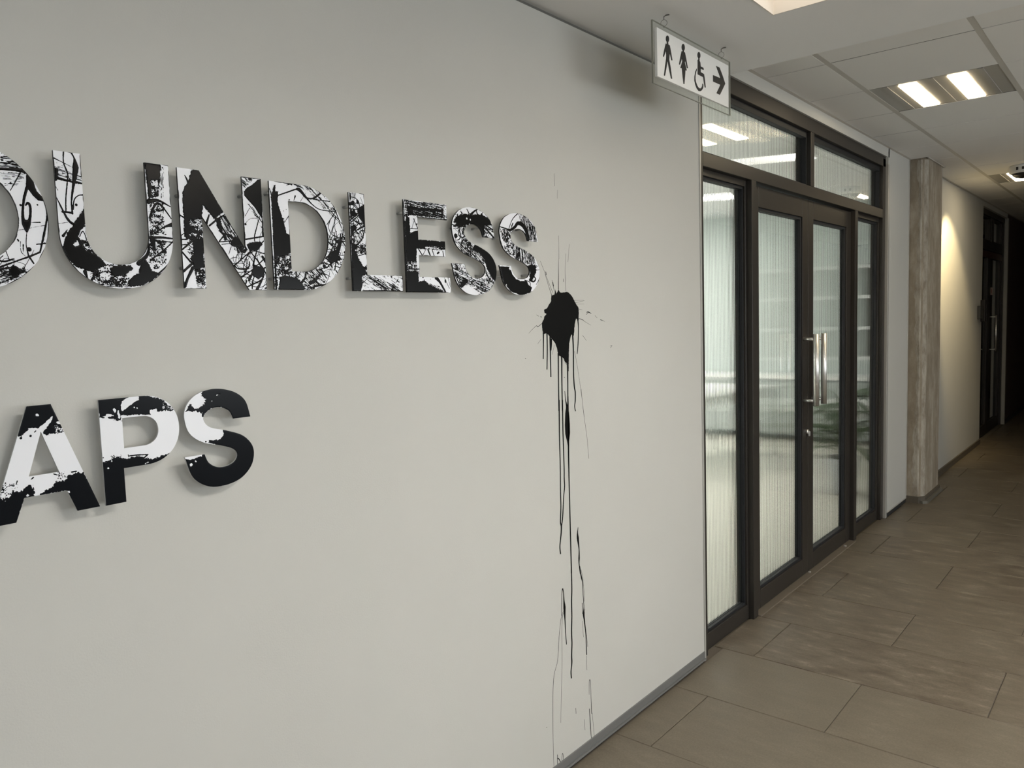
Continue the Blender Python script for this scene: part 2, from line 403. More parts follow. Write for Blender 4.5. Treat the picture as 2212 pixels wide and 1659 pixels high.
def frame_ring(name, x0, x1, z0, z1, y0, y1, wl_, wr_, wb_, wt, mt, parent, bevel=.002):
    return boxes(name, [(x0, x0+wl_, y0, y1, z0, z1), (x1-wr_, x1, y0, y1, z0, z1), (x0+wl_, x1-wr_, y0, y1, z0, z0+wb_), (x0+wl_, x1-wr_, y0, y1, z1-wt, z1)], mt, parent, bevel)

GY = .060
d1 = empty('door_1', (4.41, .05, 0)); struct(d1, 'double glass door with sidelights and ribbed transom panes in dark bronze frame', 'door')
TB0, TB1, FT = 2.120, 2.188, 2.535
MU = [(3.575, 3.630), (5.190, 5.245)]
box('jamb', D1L, D1L+.05, .012, .11, 0, FT, M_FRAME, d1, .002)
box('jamb', D1R-.062, D1R, .012, .11, 0, FT, M_FRAME, d1, .002)
box('head', D1L, D1R, .012, .11, FT-.055, FT+.02, M_FRAME, d1, .002)
box('transom_bar', D1L+.05, D1R-.062, .012, .11, TB0+.008, TB1, M_FRAME, d1, .002)
for a, b in MU: box('mullion', a, b, .010, .11, 0, TB0+.008, M_FRAME, d1, .002)
box('transom_mullion', 4.385, 4.44, .012, .11, TB1, FT-.055, M_FRAME, d1, .002)
for a, b in ((D1L+.05, 4.385), (4.44, D1R-.062)):
    frame_ring('glazing_bead', a, b, TB1, FT-.055, .035, .075, .012, .012, .012, .03, M_GASKET, d1, .001)
    ribbed('pane', a+.012, b-.012, TB1+.012, FT-.085, GY, d1)
for a, b in ((D1L+.05, MU[0][0]), (MU[1][1], D1R-.062)):
    frame_ring('sidelight_frame', a, b, .0, TB0+.008, .036, .09, .018, .018, .075, .03, M_FRAME, d1)
    frame_ring('glazing_bead', a+.018, b-.018, .075, TB0-.022, .046, .08, .010, .010, .012, .012, M_GASKET, d1, .001)
    ribbed('pane', a+.028, b-.028, .087, TB0-.034, GY, d1)
for s, (a, b) in enumerate(((3.633, 4.4085), (4.4115, 5.187))):
    lf = frame_ring('door_leaf', a, b, .008, TB0-.002, .036, .09, .085, .085, .095, .10, M_FRAME, d1)
    frame_ring('glazing_bead', a+.085, b-.085, .103, TB0-.102, .044, .082, .014, .014, .014, .014, M_GASKET, lf, .001)
    ribbed('pane', a+.099, b-.099, .117, TB0-.116, GY, lf)
    hx = 4.338 if s == 0 else 4.466
    hb = tube('pull_handle', [(hx, -.033, .980), (hx, -.033, 1.378)], .0165, M_STEEL, lf, 24)
    for z in (1.008, 1.350):
        tube('handle_post', [(hx, -.030, z), (hx, .037, z)], .0085, M_STEEL, lf, 12)
lk = tube('lock_cylinder', [(4.392, .040, .825), (4.392, .026, .825)], .013, M_STEEL, d1, 16)
box('lock_tongue', 4.388, 4.398, .018, .030, .800, .828, M_STEEL, d1, .002)
box('threshold', 3.63, 5.19, -.004, .12, -.006, .006, mat('sill_stone', (.15, .125, .095), .5), d1, .002)
box('floor_stop', 4.402, 4.418, .02, .034, .002, .012, M_STEEL, d1, .002)
box('floor_stop', 5.02, 5.035, .008, .024, .0, .014, M_STEEL, d1, .002)
adopt(d1)

# ------------------------------------------------------------------ far dark door
d2 = empty('door_2', (10.5, .05, 0)); struct(d2, 'dark framed glass double door at the far end', 'door')
box('jamb', D2L, D2L+.06, .03, .13, 0, 2.56, M_FRAME2, d2)
box('jamb', D2R-.06, D2R, .03, .13, 0, 2.56, M_FRAME2, d2)
box('head', D2L, D2R, .03, .13, 2.50, 2.56, M_FRAME2, d2)
box('transom_bar', D2L+.06, D2R-.06, .03, .13, 2.12, 2.22, M_FRAME2, d2)
box('transom_mullion', 10.46, 10.60, .035, .13, 2.22, 2.50, M_FRAME2, d2)
for a, b in ((D2L+.06, 10.46), (10.60, D2R-.06)):
    frame_ring('transom_sash', a, b, 2.22, 2.50, .045, .10, .06, .06, .02, .02, M_FRAME2, d2)
    box('pane', a+.06, b-.06, .07, .076, 2.24, 2.48, M_DGLASS, d2)
M_WOOD = mat('dark_red_wood', (.055, .018, .012), .3, spec=.5)
for s, (a, b) in enumerate(((D2L+.062, 10.438), (10.442, D2R-.062))):
    lf = frame_ring('door_leaf', a, b, .008, 2.118, .05, .10, .10, .10, .12, .07, M_FRAME2, d2)
    box('top_rail', a+.002, b-.002, .046, .052, 2.04, 2.115, M_WOOD, lf)
    box('pane', a+.10, b-.10, .07, .076, .128, 2.05, M_DGLASS, lf)
    hx = 10.30 if s == 0 else 10.56
    if s == 1:
        tube('pull_handle', [(hx, -.01, .965), (hx, -.01, 1.385)], .011, M_STEEL, lf, 16)
        for z in (.985, 1.365): tube('handle_post', [(hx-.001, -.01, z), (hx-.02, .05, z)], .007, M_STEEL, lf, 10)
box('notice', 10.60, 10.86, .066, .069, 1.62, 1.71, mat('notice_paper', (.55, .46, .42), .7), d2)
box('notice_mark', 10.71, 10.735, .064, .066, 1.64, 1.69, mat('notice_mark', (.3, .04, .03), .7), d2)
adopt(d2)
ar = empty('access_reader', (9.55, -.01, 1.36), 'small grey box beside a black device on the wall by the far door', 'access reader')
box('grey_box', 9.40, 9.56, -.03, 0, 1.36, 1.50, mat('reader_grey', (.07, .07, .065), .5), ar, .004)
box('black_box', 9.585, 9.648, -.045, 0, 1.33, 1.56, M_FRAME2, ar, .004)
adopt(ar)

# ------------------------------------------------------------------ ceiling fixtures
def fixture(k, label, dy=0.0):
    x0 = GX0+GP*k+.004; x1 = x0+GP-.008; y1, y0 = -.313-dy, -.875-dy
    t = empty('ceiling_light', ((x0+x1)/2, (y0+y1)/2, GZ), label, 'ceiling light', 'lights in the tiled ceiling')
    box('housing', x0-.001, x1+.001, y0-.001, y1+.001, GZ+.003, GZ+.018, M_REFL, t)
    for yc in (-.482-dy, -.698-dy):
        box('lens', x0+.03, x1-.012, yc-.040, yc+.040, GZ-.0015, GZ+.0028, M_LENS, t, .001)
    for yc in (-.385-dy, -.59-dy, -.80-dy):
        box('reflector_fin', x0+.002, x1-.002, yc-.012, yc+.012, GZ-.0005, GZ+.0028, M_REFL, t)
    adopt(t)
fixture(2, 'ceiling light with two glowing strips nearest the glass doors')
fixture(8, 'ceiling light with glowing strips beyond the concrete column')
fixture(2, 'unseen added ceiling light of the outer row, nearest the lobby', 1.174)  # added out of view to brighten the corridor walls and floor
SX, SY = 7.50, -.61
sd = empty('ceiling_spotlight', (SX, SY, GZ), 'small round white ceiling spotlight with black underside', 'spotlight')
lathe('base_ring', [(.100, 0), (.104, -.006), (.104, -.056), (.094, -.062)], (SX, SY, GZ), M_PLASTIC, sd)
lathe('dark_dome', [(.085, 0), (.080, -.014), (.060, -.028), (.030, -.036), (.006, -.038)], (SX, SY, GZ-.062), mat('dark_dome', (.02, .018, .016), .2), sd)
boxes('indicator_slot', [(SX-.107, SX-.100, SY-.012, SY+.004, GZ-.042, GZ-.020)], M_FRAME2, sd)
boxes('indicator_slot', [(SX-.101, SX-.092, SY+.030, SY+.044, GZ-.042, GZ-.020)], M_FRAME2, sd)
adopt(sd)
sp = bpy.data.lights.new('spot_beam', 'SPOT'); sp.energy = SPOT_W; sp.color = (1, .78, .42); sp.spot_size = math.radians(64); sp.spot_blend = .55; sp.shadow_soft_size = .03
so_ = bpy.data.objects.new('spot_beam', sp); C.objects.link(so_); so_.location = (SX, SY+.09, GZ-.125)
so_.rotation_euler = (Vector((7.95, .0, 1.80))-so_.location).to_track_quat('-Z', 'Y').to_euler()

# ------------------------------------------------------------------ restroom sign
SGY = -.246
sg = empty('restroom_sign', (2.49, SGY, 2.22), 'hanging restroom sign with black pictograms on a white board', 'sign')
box('clear_plate', 2.205, 2.772, SGY, SGY+.005, 2.232, 2.424, M_CLEAR, sg)
M_EDGE = mat('acrylic_edge', (.30, .30, .26), .3)
for b_ in ((2.205, 2.2064, 2.232, 2.424), (2.7706, 2.772, 2.232, 2.424), (2.2064, 2.7706, 2.232, 2.2332), (2.2064, 2.7706, 2.4228, 2.424)):
    box('plate_edge', b_[0], b_[1], SGY-.0003, SGY+.0053, b_[2], b_[3], M_EDGE, sg)
PY = SGY-.010
bx0, bz0 = at(1420.5, 164.5, PY); bx1, bz1 = at(1573.5, 141.8, PY)
bd = box('white_board', bx0, bx1, PY, SGY-.0005, bz0, bz1, M_SIGN, sg, .0008)
c8 = lambda x, y: at(1380+x/6.6375, 10+y/6.6375, PY)
def oval(cx, cy, rx, ry, sk=0, n=28): return [(cx+rx*math.cos(2*math.pi*i/n)+sk*math.sin(2*math.pi*i/n), cy+ry*math.sin(2*math.pi*i/n)) for i in range(n)]
MAN = [(384, 558), (402, 572), (418, 574), (440, 585), (460, 690), (478, 800), (466, 800), (440, 690), (438, 720), (432, 790), (452, 900), (474, 1064), (460, 1062), (432, 930), (410, 800), (392, 910), (372, 1020), (359, 1016), (374, 880), (390, 780), (392, 730), (388, 660), (372, 700), (356, 748), (345, 744), (362, 650)]
WOM = [(612, 668), (632, 676), (658, 688), (678, 790), (700, 912), (688, 910), (662, 800), (656, 830), (668, 880), (684, 945), (664, 942), (662, 990), (650, 1140), (640, 1138), (624, 1010), (615, 912), (594, 906), (612, 850), (622, 810), (616, 770), (604, 810), (586, 862), (575, 856), (592, 760)]
CH1 = [(842, 792), (860, 790), (878, 830), (884, 888), (924, 908), (926, 938), (884, 920), (884, 968), (932, 998), (944, 1080), (956, 1190), (944, 1188), (930, 1110), (920, 1040), (842, 1000)]
ARR = [(1106, 880), (1155, 905), (1198, 1020), (1235, 1134), (1200, 1210), (1160, 1293), (1112, 1270), (1168, 1150), (1064, 1104), (1062, 1012), (1168, 1056)]
def arc_band(c, a0, a1, r0, r1, n=26):
    o, i_ = [], []
    for k in range(n+1):
        t = k/n; a = math.radians(a0+(a1-a0)*t); w = math.sin(math.pi*min(1, .15+t*.75))**.7*.5+.5
        o.append((c[0]+r0[0]*math.cos(a), c[1]+r0[1]*math.sin(a))); i_.append((c[0]+(r0[0]-(r0[0]-r1[0])*w)*math.cos(a), c[1]+(r0[1]-(r0[1]-r1[1])*w)*math.sin(a)))
    return o+i_[::-1]
WHE = [(828, 916), (808, 960), (796, 1030), (795, 1090), (808, 1150), (830, 1205), (855, 1236), (878, 1242), (900, 1228), (918, 1195), (922, 1160), (918, 1136), (910, 1134), (908, 1165), (896, 1192), (878, 1204), (858, 1196), (836, 1165), (816, 1110), (808, 1060), (810, 1010), (820, 960), (828, 940)]
def pict(name, polys):
    v, f = [], []
    for p in polys:
        q = [c8(*a) for a in p]; k = len(v); n = len(q)
        for yy in (PY-.0012, PY+.0002): v += [(a, yy, b) for a, b in q]
        for t in tessellate_polygon([[Vector((a, b, 0)) for a, b in q]]): f.append(tuple(k+i for i in t))
        f += [(k+i, k+(i+1) % n, k+n+(i+1) % n, k+n+i) for i in range(n)]
    return mesh(name, v, f, M_PICT, sg)
pict('man_pictogram', [oval(408, 492, 22, 48, 2), [(399, 535), (416, 540), (420, 576), (400, 572)], MAN])
pict('woman_pictogram', [oval(634, 614, 22, 50, 2), [(626, 655), (642, 660), (644, 685), (626, 677)], WOM])
pict('wheelchair_pictogram', [oval(859, 726, 20, 46, 2), [(852, 765), (866, 770), (868, 800), (850, 794)], CH1, WHE])
pict('arrow_pictogram', [ARR])
for hx, in ((2.283,), (2.702,)):
    rg = [(hx+.0046*math.cos(a), SGY+.0025-.0088*math.cos(a), 2.4335+.0100*math.sin(a)) for a in np.linspace(0, 2*math.pi, 20, endpoint=False)]
    hk = tube('hook', [(hx+.012, SGY-.010, 2.4595), (hx+.004, SGY-.002, 2.457), (hx, SGY+.0025, 2.453), (hx, SGY+.0025, 2.443)], [.0022, .0018, .0013, .0011], M_HOOK, sg, 8)
    tube('ring', rg, .0006, M_HOOK, hk, 6, closed=True)
    tube('pin', [(hx, SGY+.0025, 2.4235), (hx, SGY+.0025, 2.418)], .0009, M_HOOK, hk, 6)
adopt(sg)

# ------------------------------------------------------------------ lettering
FY = -.033                      # letter faces stand this far off the wall
LT = .0042
LS = (-CAM.y+FY)/(-CAM.y-.035)   # outlines were measured for a plane 35 mm off the wall
def smooth(pts, n=7):
    """closed outline; points flagged 'c' are corners, the rest is a smooth curve through them"""
    P = [(p[0], p[1]) for p in pts]; cor = [len(p) > 2 for p in pts]; k = len(P); out = []
    for i in range(k):
        a, b = P[i], P[(i+1) % k]; out.append(a)
        if cor[i] and cor[(i+1) % k]: continue
        p0 = a if cor[i] else P[i-1]; p3 = b if cor[(i+1) % k] else P[(i+2) % k]
        if cor[i]: p0 = (2*a[0]-b[0]*1, 2*a[1]-b[1]*1)
        if cor[(i+1) % k]: p3 = (2*b[0]-a[0], 2*b[1]-a[1])
        for j in range(1, n):
            t = j/n
            q = [0.5*((2*a[d])+(-p0[d]+b[d])*t+(2*p0[d]-5*a[d]+4*b[d]-p3[d])*t*t+(-p0[d]+3*a[d]-3*b[d]+p3[d])*t**3) for d in (0, 1)]
            out.append(tuple(q))
    return out
T_, B_ = 1.818, 1.588
def ell(cx, cz, rx, rz, a0, a1, n=28, e=2.0):
    o = []
    for k in range(n+1):
        a = math.radians(a0+(a1-a0)*k/n); c, s = math.cos(a), math.sin(a)
        o.append((cx+rx*math.copysign(abs(c)**(2/e), c), cz+rz*math.copysign(abs(s)**(2/e), s)))
    return o
OUT = {}
OUT['O'] = (ell(.405, 1.7005, .1145, .1175, 0, 360, 80)[:-1], [ell(.405, 1.7015, .0700, .0740, 0, 360, 70)[:-1]])
OUT['U'] = ([(.535, 1.820), (.535, 1.690)]+ell(.6345, 1.687, .0995, .0990, 180, 360, 44, 2.1)+[(.734, 1.700), (.734, 1.820), (.689, 1.820), (.689, 1.690)]+ell(.6335, 1.688, .0555, .0570, 360, 180, 36, 2.1)+[(.578, 1.820)], [])
OUT['N'] = ([(.751, 1.819), (.795, 1.819), (.887, 1.670), (.887, 1.818), (.931, 1.818), (.931, 1.588), (.890, 1.588), (.7955, 1.731), (.7955, 1.590), (.751, 1.590)], [])
OUT['D'] = ([(.950, 1.817), (1.020, 1.817)]+ell(1.028, 1.703, .115, .114, 90, -90, 48, 2.05)+[(1.020, 1.589), (.950, 1.589)], [[(.9945, 1.779), (.9945, 1.629), (1.024, 1.629)]+ell(1.024, 1.704, .0720, .0750, -90, 90, 40, 2.05)+[(1.02, 1.779)]])
OUT['L'] = ([(1.159, 1.815), (1.2035, 1.815), (1.2035, 1.6265), (1.315, 1.6265), (1.315, 1.5875), (1.159, 1.5875)], [])
OUT['E'] = ([(1.3275, 1.815), (1.479, 1.815), (1.479, 1.775), (1.3735, 1.775), (1.3735, 1.7195), (1.469, 1.7195), (1.469, 1.680), (1.3735, 1.680), (1.3735, 1.6255), (1.484, 1.6255), (1.484, 1.586), (1.3275, 1.586)], [])
SS = [(.03, .735), (.06, .850), (.175, .945), (.36, .996), (.56, .996), (.77, .945), (.915, .845), (.978, .675, 'c'), (.715, .675, 'c'), (.66, .760), (.545, .808), (.43, .808), (.325, .768), (.288, .700), (.375, .618), (.617, .560), (.833, .492), (.961, .395), (1.0, .285), (.944, .150), (.778, .042), (.545, .0), (.30, .022), (.095, .140), (.0, .354, 'c'), (.272, .354, 'c'), (.325, .262), (.435, .204), (.567, .195), (.690, .228), (.742, .295), (.689, .362), (.517, .416), (.267, .475), (.09, .580)]
def ess(x0, z0, w, hh): return ([(x0+a*w, z0+b*hh) for a, b in smooth(SS)], [])
OUT['S'] = ess(1.492, 1.580, .180, .2365)
OUT['S2'] = ess(1.685, 1.5815, .186, .2355)
OUT['A'] = ([(.463, 1.391), (.500, 1.391), (.567, 1.1995), (.529, 1.1995), (.515, 1.2385), (.449, 1.2385), (.434, 1.1995), (.3965, 1.1995)], [[(.4815, 1.346), (.458, 1.273), (.505, 1.273)]])
OUT['P'] = ([(.577, 1.390), (.650, 1.390)]+ell(.656, 1.3255, .0655, .0645, 90, -90, 36, 2.1)+[(.650, 1.261), (.613, 1.261), (.613, 1.1985), (.577, 1.1985)], [[(.616, 1.353), (.616, 1.2975), (.652, 1.2975)]+ell(.652, 1.325, .0290, .0277, -90, 90, 24, 2.1)+[(.648, 1.353)]])
OUT['S3'] = ess(.7285, 1.193, .1495, .197)

# ---- paint fields -------------------------------------------------------
class VN:
    def __init__(s, seed): s.t = np.random.default_rng(seed).random((256, 256))
    def one(s, x, y):
        xi = np.floor(x).astype(int); yi = np.floor(y).astype(int); fx = x-xi; fy = y-yi
        fx = fx*fx*(3-2*fx); fy = fy*fy*(3-2*fy); t = s.t
        a = t[yi & 255, xi & 255]; b = t[yi & 255, (xi+1) & 255]; c = t[(yi+1) & 255, xi & 255]; d = t[(yi+1) & 255, (xi+1) & 255]
        return a+(b-a)*fx+(c-a)*fy+(a-b-c+d)*fx*fy
    def __call__(s, x, y, oc=3):
        r = 0; am = .5; tot = 0
        for k in range(oc): r = r+am*s.one(x*2**k+17*k, y*2**k+31*k); tot += am; am *= .5
        return r/tot
def sd_poly(X, Y, P):
    P = np.array(P, float); d = np.full(X.shape, 1e9); ins = np.zeros(X.shape, bool); n = len(P)
    for i in range(n):
        ax, ay = P[i]; bx, by = P[(i+1) % n]; ex, ey = bx-ax, by-ay; wx, wy = X-ax, Y-ay
        t = np.clip((wx*ex+wy*ey)/(ex*ex+ey*ey+1e-18), 0, 1); d = np.minimum(d, (wx-ex*t)**2+(wy-ey*t)**2)
        if abs(ey) > 1e-12:
            c = ((ay > Y) != (by > Y)) & (X < ex*(Y-ay)/ey+ax); ins ^= c
    d = np.sqrt(d); return np.where(ins, d, -d)
def sd_stroke(X, Y, P, W):
    f = np.full(X.shape, -1e9)
    for i in range(len(P)-1):
        ax, ay = P[i]; bx, by = P[i+1]; ex, ey = bx-ax, by-ay; wx, wy = X-ax, Y-ay
        t = np.clip((wx*ex+wy*ey)/(ex*ex+ey*ey+1e-18), 0, 1)
        f = np.maximum(f, (W[i]+(W[i+1]-W[i])*t)/2-np.hypot(wx-ex*t, wy-ey*t))
    return f
def spline(P, W, n=6):
    if len(P) < 3: return P, W
    o, w = [], []
    for i in range(len(P)-1):
        p0 = P[max(i-1, 0)]; a = P[i]; b = P[i+1]; p3 = P[min(i+2, len(P)-1)]
        for j in range(n):
            t = j/n
            o.append(tuple(.5*(2*a[d]+(-p0[d]+b[d])*t+(2*p0[d]-5*a[d]+4*b[d]-p3[d])*t*t+(-p0[d]+3*a[d]-3*b[d]+p3[d])*t**3) for d in (0, 1)))
            w.append(W[i]+(W[i+1]-W[i])*t)
    return o+[P[-1]], w+[W[-1]]
CR = {1: (0, 300, 4.74), 2: (370, 330, 5.0275), 3: (740, 380, 4.809), 4: (0, 820, 3.8807), 5: (1120, 560, 4.877), 6: (1140, 840, 4.15), 7: (1140, 1220, 3.78)}
def tr_pt(c, p, y): ox, oy, s = CR[c]; return at(ox+p[0]/s, oy+p[1]/s, y)
def tr_w(c, p, y):
    a = tr_pt(c, p, y); b = tr_pt(c, (p[0], p[1]+10), y); return math.hypot(a[0]-b[0], a[1]-b[1])/10

def contour_mesh(name, X, Y, F, y0, mt, parent, hmax=.0011, reach=.0022):
    """marching triangles over the field F > 0, with a rounded relief like thick paint"""
    ny, nx = F.shape; idx = np.arange(ny*nx).reshape(ny, nx)
    a, b, c, d = idx[:-1, :-1].ravel(), idx[:-1, 1:].ravel(), idx[1:, 1:].ravel(), idx[1:, :-1].ravel()
    T = np.concatenate([np.stack([a, b, c], 1), np.stack([a, c, d], 1)]); f = F.ravel(); pos = f > 0
    k = pos[T].sum(1); tris = [T[k == 3]]; N = ny*nx; E = []
    def ek(i, j): return N+np.minimum(i, j).astype(np.int64)*N+np.maximum(i, j)
    T1 = T[k == 1]; s = np.argmax(pos[T1], 1); r = np.arange(len(T1)); p, q, w = T1[r, s], T1[r, (s+1) % 3], T1[r, (s+2) % 3]
    tris.append(np.stack([p, ek(p, q), ek(p, w)], 1))
    T2 = T[k == 2]; s = np.argmin(pos[T2], 1); r = np.arange(len(T2)); p, q, w = T2[r, s], T2[r, (s+1) % 3], T2[r, (s+2) % 3]
    tris.append(np.stack([ek(p, q), q, w], 1)); tris.append(np.stack([ek(p, q), w, ek(p, w)], 1))
    A = np.concatenate([t.astype(np.int64) for t in tris])
    if not len(A): return None
    u, inv = np.unique(A, return_inverse=True); inv = inv.reshape(A.shape)
    xs_, ys_ = X.ravel(), Y.ravel(); vx = np.empty(len(u)); vy = np.empty(len(u)); vf = np.zeros(len(u))
    g = u < N; vx[g] = xs_[u[g]]; vy[g] = ys_[u[g]]; vf[g] = f[u[g]]
    e = u[~g]-N; i, j = e//N, e % N; t = f[i]/(f[i]-f[j]); vx[~g] = xs_[i]+(xs_[j]-xs_[i])*t; vy[~g] = ys_[i]+(ys_[j]-ys_[i])*t
    s = np.clip(vf/reach, 0, 1); hh = .00012+hmax*np.sqrt(1-(1-s)**2)
    co = np.stack([vx, y0-hh, vy], 1)
    me = bpy.data.meshes.new(name); me.vertices.add(len(co)); me.vertices.foreach_set('co', co.ravel())
    me.loops.add(A.size); me.loops.foreach_set('vertex_index', inv.ravel().astype(np.int32))
    me.polygons.add(len(A)); me.polygons.foreach_set('loop_start', np.arange(0, A.size, 3, dtype=np.int32))
    me.polygons.foreach_set('use_smooth', np.ones(len(A), bool)); me.materials.append(mt); me.update(calc_edges=True); me.validate()
    o = bpy.data.objects.new(name, me); C.objects.link(o); o.parent = parent; return o

def paint_field(prims, crop, outline, holes, y, seed, res=.0005, rim=False):
    xs_ = [p[0] for p in outline]; zs_ = [p[1] for p in outline]
    gx = np.arange(min(xs_)-res, max(xs_)+2*res, res); gz = np.arange(min(zs_)-res, max(zs_)+2*res, res)
    X, Y = np.meshgrid(gx, gz); inside = sd_poly(X, Y, outline)
    for hl in holes: inside = np.minimum(inside, -sd_poly(X, Y, hl))
    vn = VN(seed); rng = random.Random(seed); F = np.full(X.shape, -.01)
    edge = (vn(X*420, Y*420, 3)-.5)
    XA, YA, FA, EA = X, Y, F, edge
    for pr in prims:
        k = pr[0]; P = [tr_pt(crop, p, y) for p in pr[1]]; sc1 = tr_w(crop, pr[1][0], y)
        mg = .004+(max(pr[2]) if isinstance(pr[2], (list, tuple)) else pr[2])*sc1 if k in 'SW' else (.03 if k == 'T' else .006)
        i0 = int(np.searchsorted(gx, min(p[0] for p in P)-mg)); i1 = int(np.searchsorted(gx, max(p[0] for p in P)+mg))
        j0 = int(np.searchsorted(gz, min(p[1] for p in P)-mg)); j1 = int(np.searchsorted(gz, max(p[1] for p in P)+mg))
        if i1-i0 < 2 or j1-j0 < 2: continue
        win = (slice(j0, j1), slice(i0, i1)); X, Y, edge, F = XA[win], YA[win], EA[win], FA[win]
        if k in 'SW':
            W = pr[2] if isinstance(pr[2], (list, tuple)) else [pr[2]]*len(P)
            if len(P) == 1: P = P*2; W = W*2
            P, W = spline(P, [w*sc1 for w in W]); f = sd_stroke(X, Y, P, W)+edge*(.0008 if k == 'S' else .0028)
            F = np.maximum(F, f) if k == 'S' else np.minimum(F, -f)
        elif k in 'BV':
            am = pr[2] if len(pr) > 2 else .004
            f = sd_poly(X, Y, P)+edge*am
            F = np.maximum(F, f) if k == 'B' else np.minimum(F, -f)
        elif k in 'DX':            # dry brush along an angle (degrees in the letter plane); X lays bare white streaks
            dens, ang = pr[2], math.radians(pr[3]); u = X*math.cos(ang)+Y*math.sin(ang); v = -X*math.sin(ang)+Y*math.cos(ang)
            n_ = vn(u*26+5, v*1300, 2)*.62+vn(u*190, v*560+9, 2)*.38
            f = np.minimum((n_-np.quantile(n_, 1-dens))*.006, sd_poly(X, Y, P)+edge*.006)
            F = np.maximum(F, f) if k == 'D' else np.minimum(F, -f)
        elif k in 'KQ':            # speckle
            dens = pr[2]; n_ = vn(X*640+3, Y*700, 2)*.55+vn(X*110, Y*170, 2)*.45
            f = np.minimum((n_-np.quantile(n_, 1-dens))*.006, sd_poly(X, Y, P)+edge*.007)
            F = np.maximum(F, f) if k == 'K' else np.minimum(F, -f)
        elif k == 'T':             # tangle of thin poured strings
            cx = [p[0] for p in P]; cy = [p[1] for p in P]
            for q in range(int(pr[2]*1.5)):
                pts = []; x, z = rng.uniform(min(cx), max(cx)), rng.uniform(min(cy), max(cy)); an = rng.uniform(0, 6.28); cu = rng.uniform(-.7, .7)
                for s_ in range(rng.randint(5, 9)):
                    pts.append((x, z)); an += cu+rng.uniform(-.3, .3); st = rng.uniform(.007, .013); x += st*math.cos(an); z += st*math.sin(an)
                w = rng.choice((.0007, .0009, .0012, .0017, .0026)); p2, w2 = spline(pts, [w*rng.uniform(.6, 1.5) for _ in pts], 4)
                F = np.maximum(F, sd_stroke(X, Y, p2, w2))
        FA[win] = F
    X, Y, F, edge = XA, YA, FA, EA
    if rim: F = np.maximum(F, .0026*(vn(X*70+40, Y*70, 2)-.36)-inside)
    return X, Y, np.minimum(F, inside-.00002)

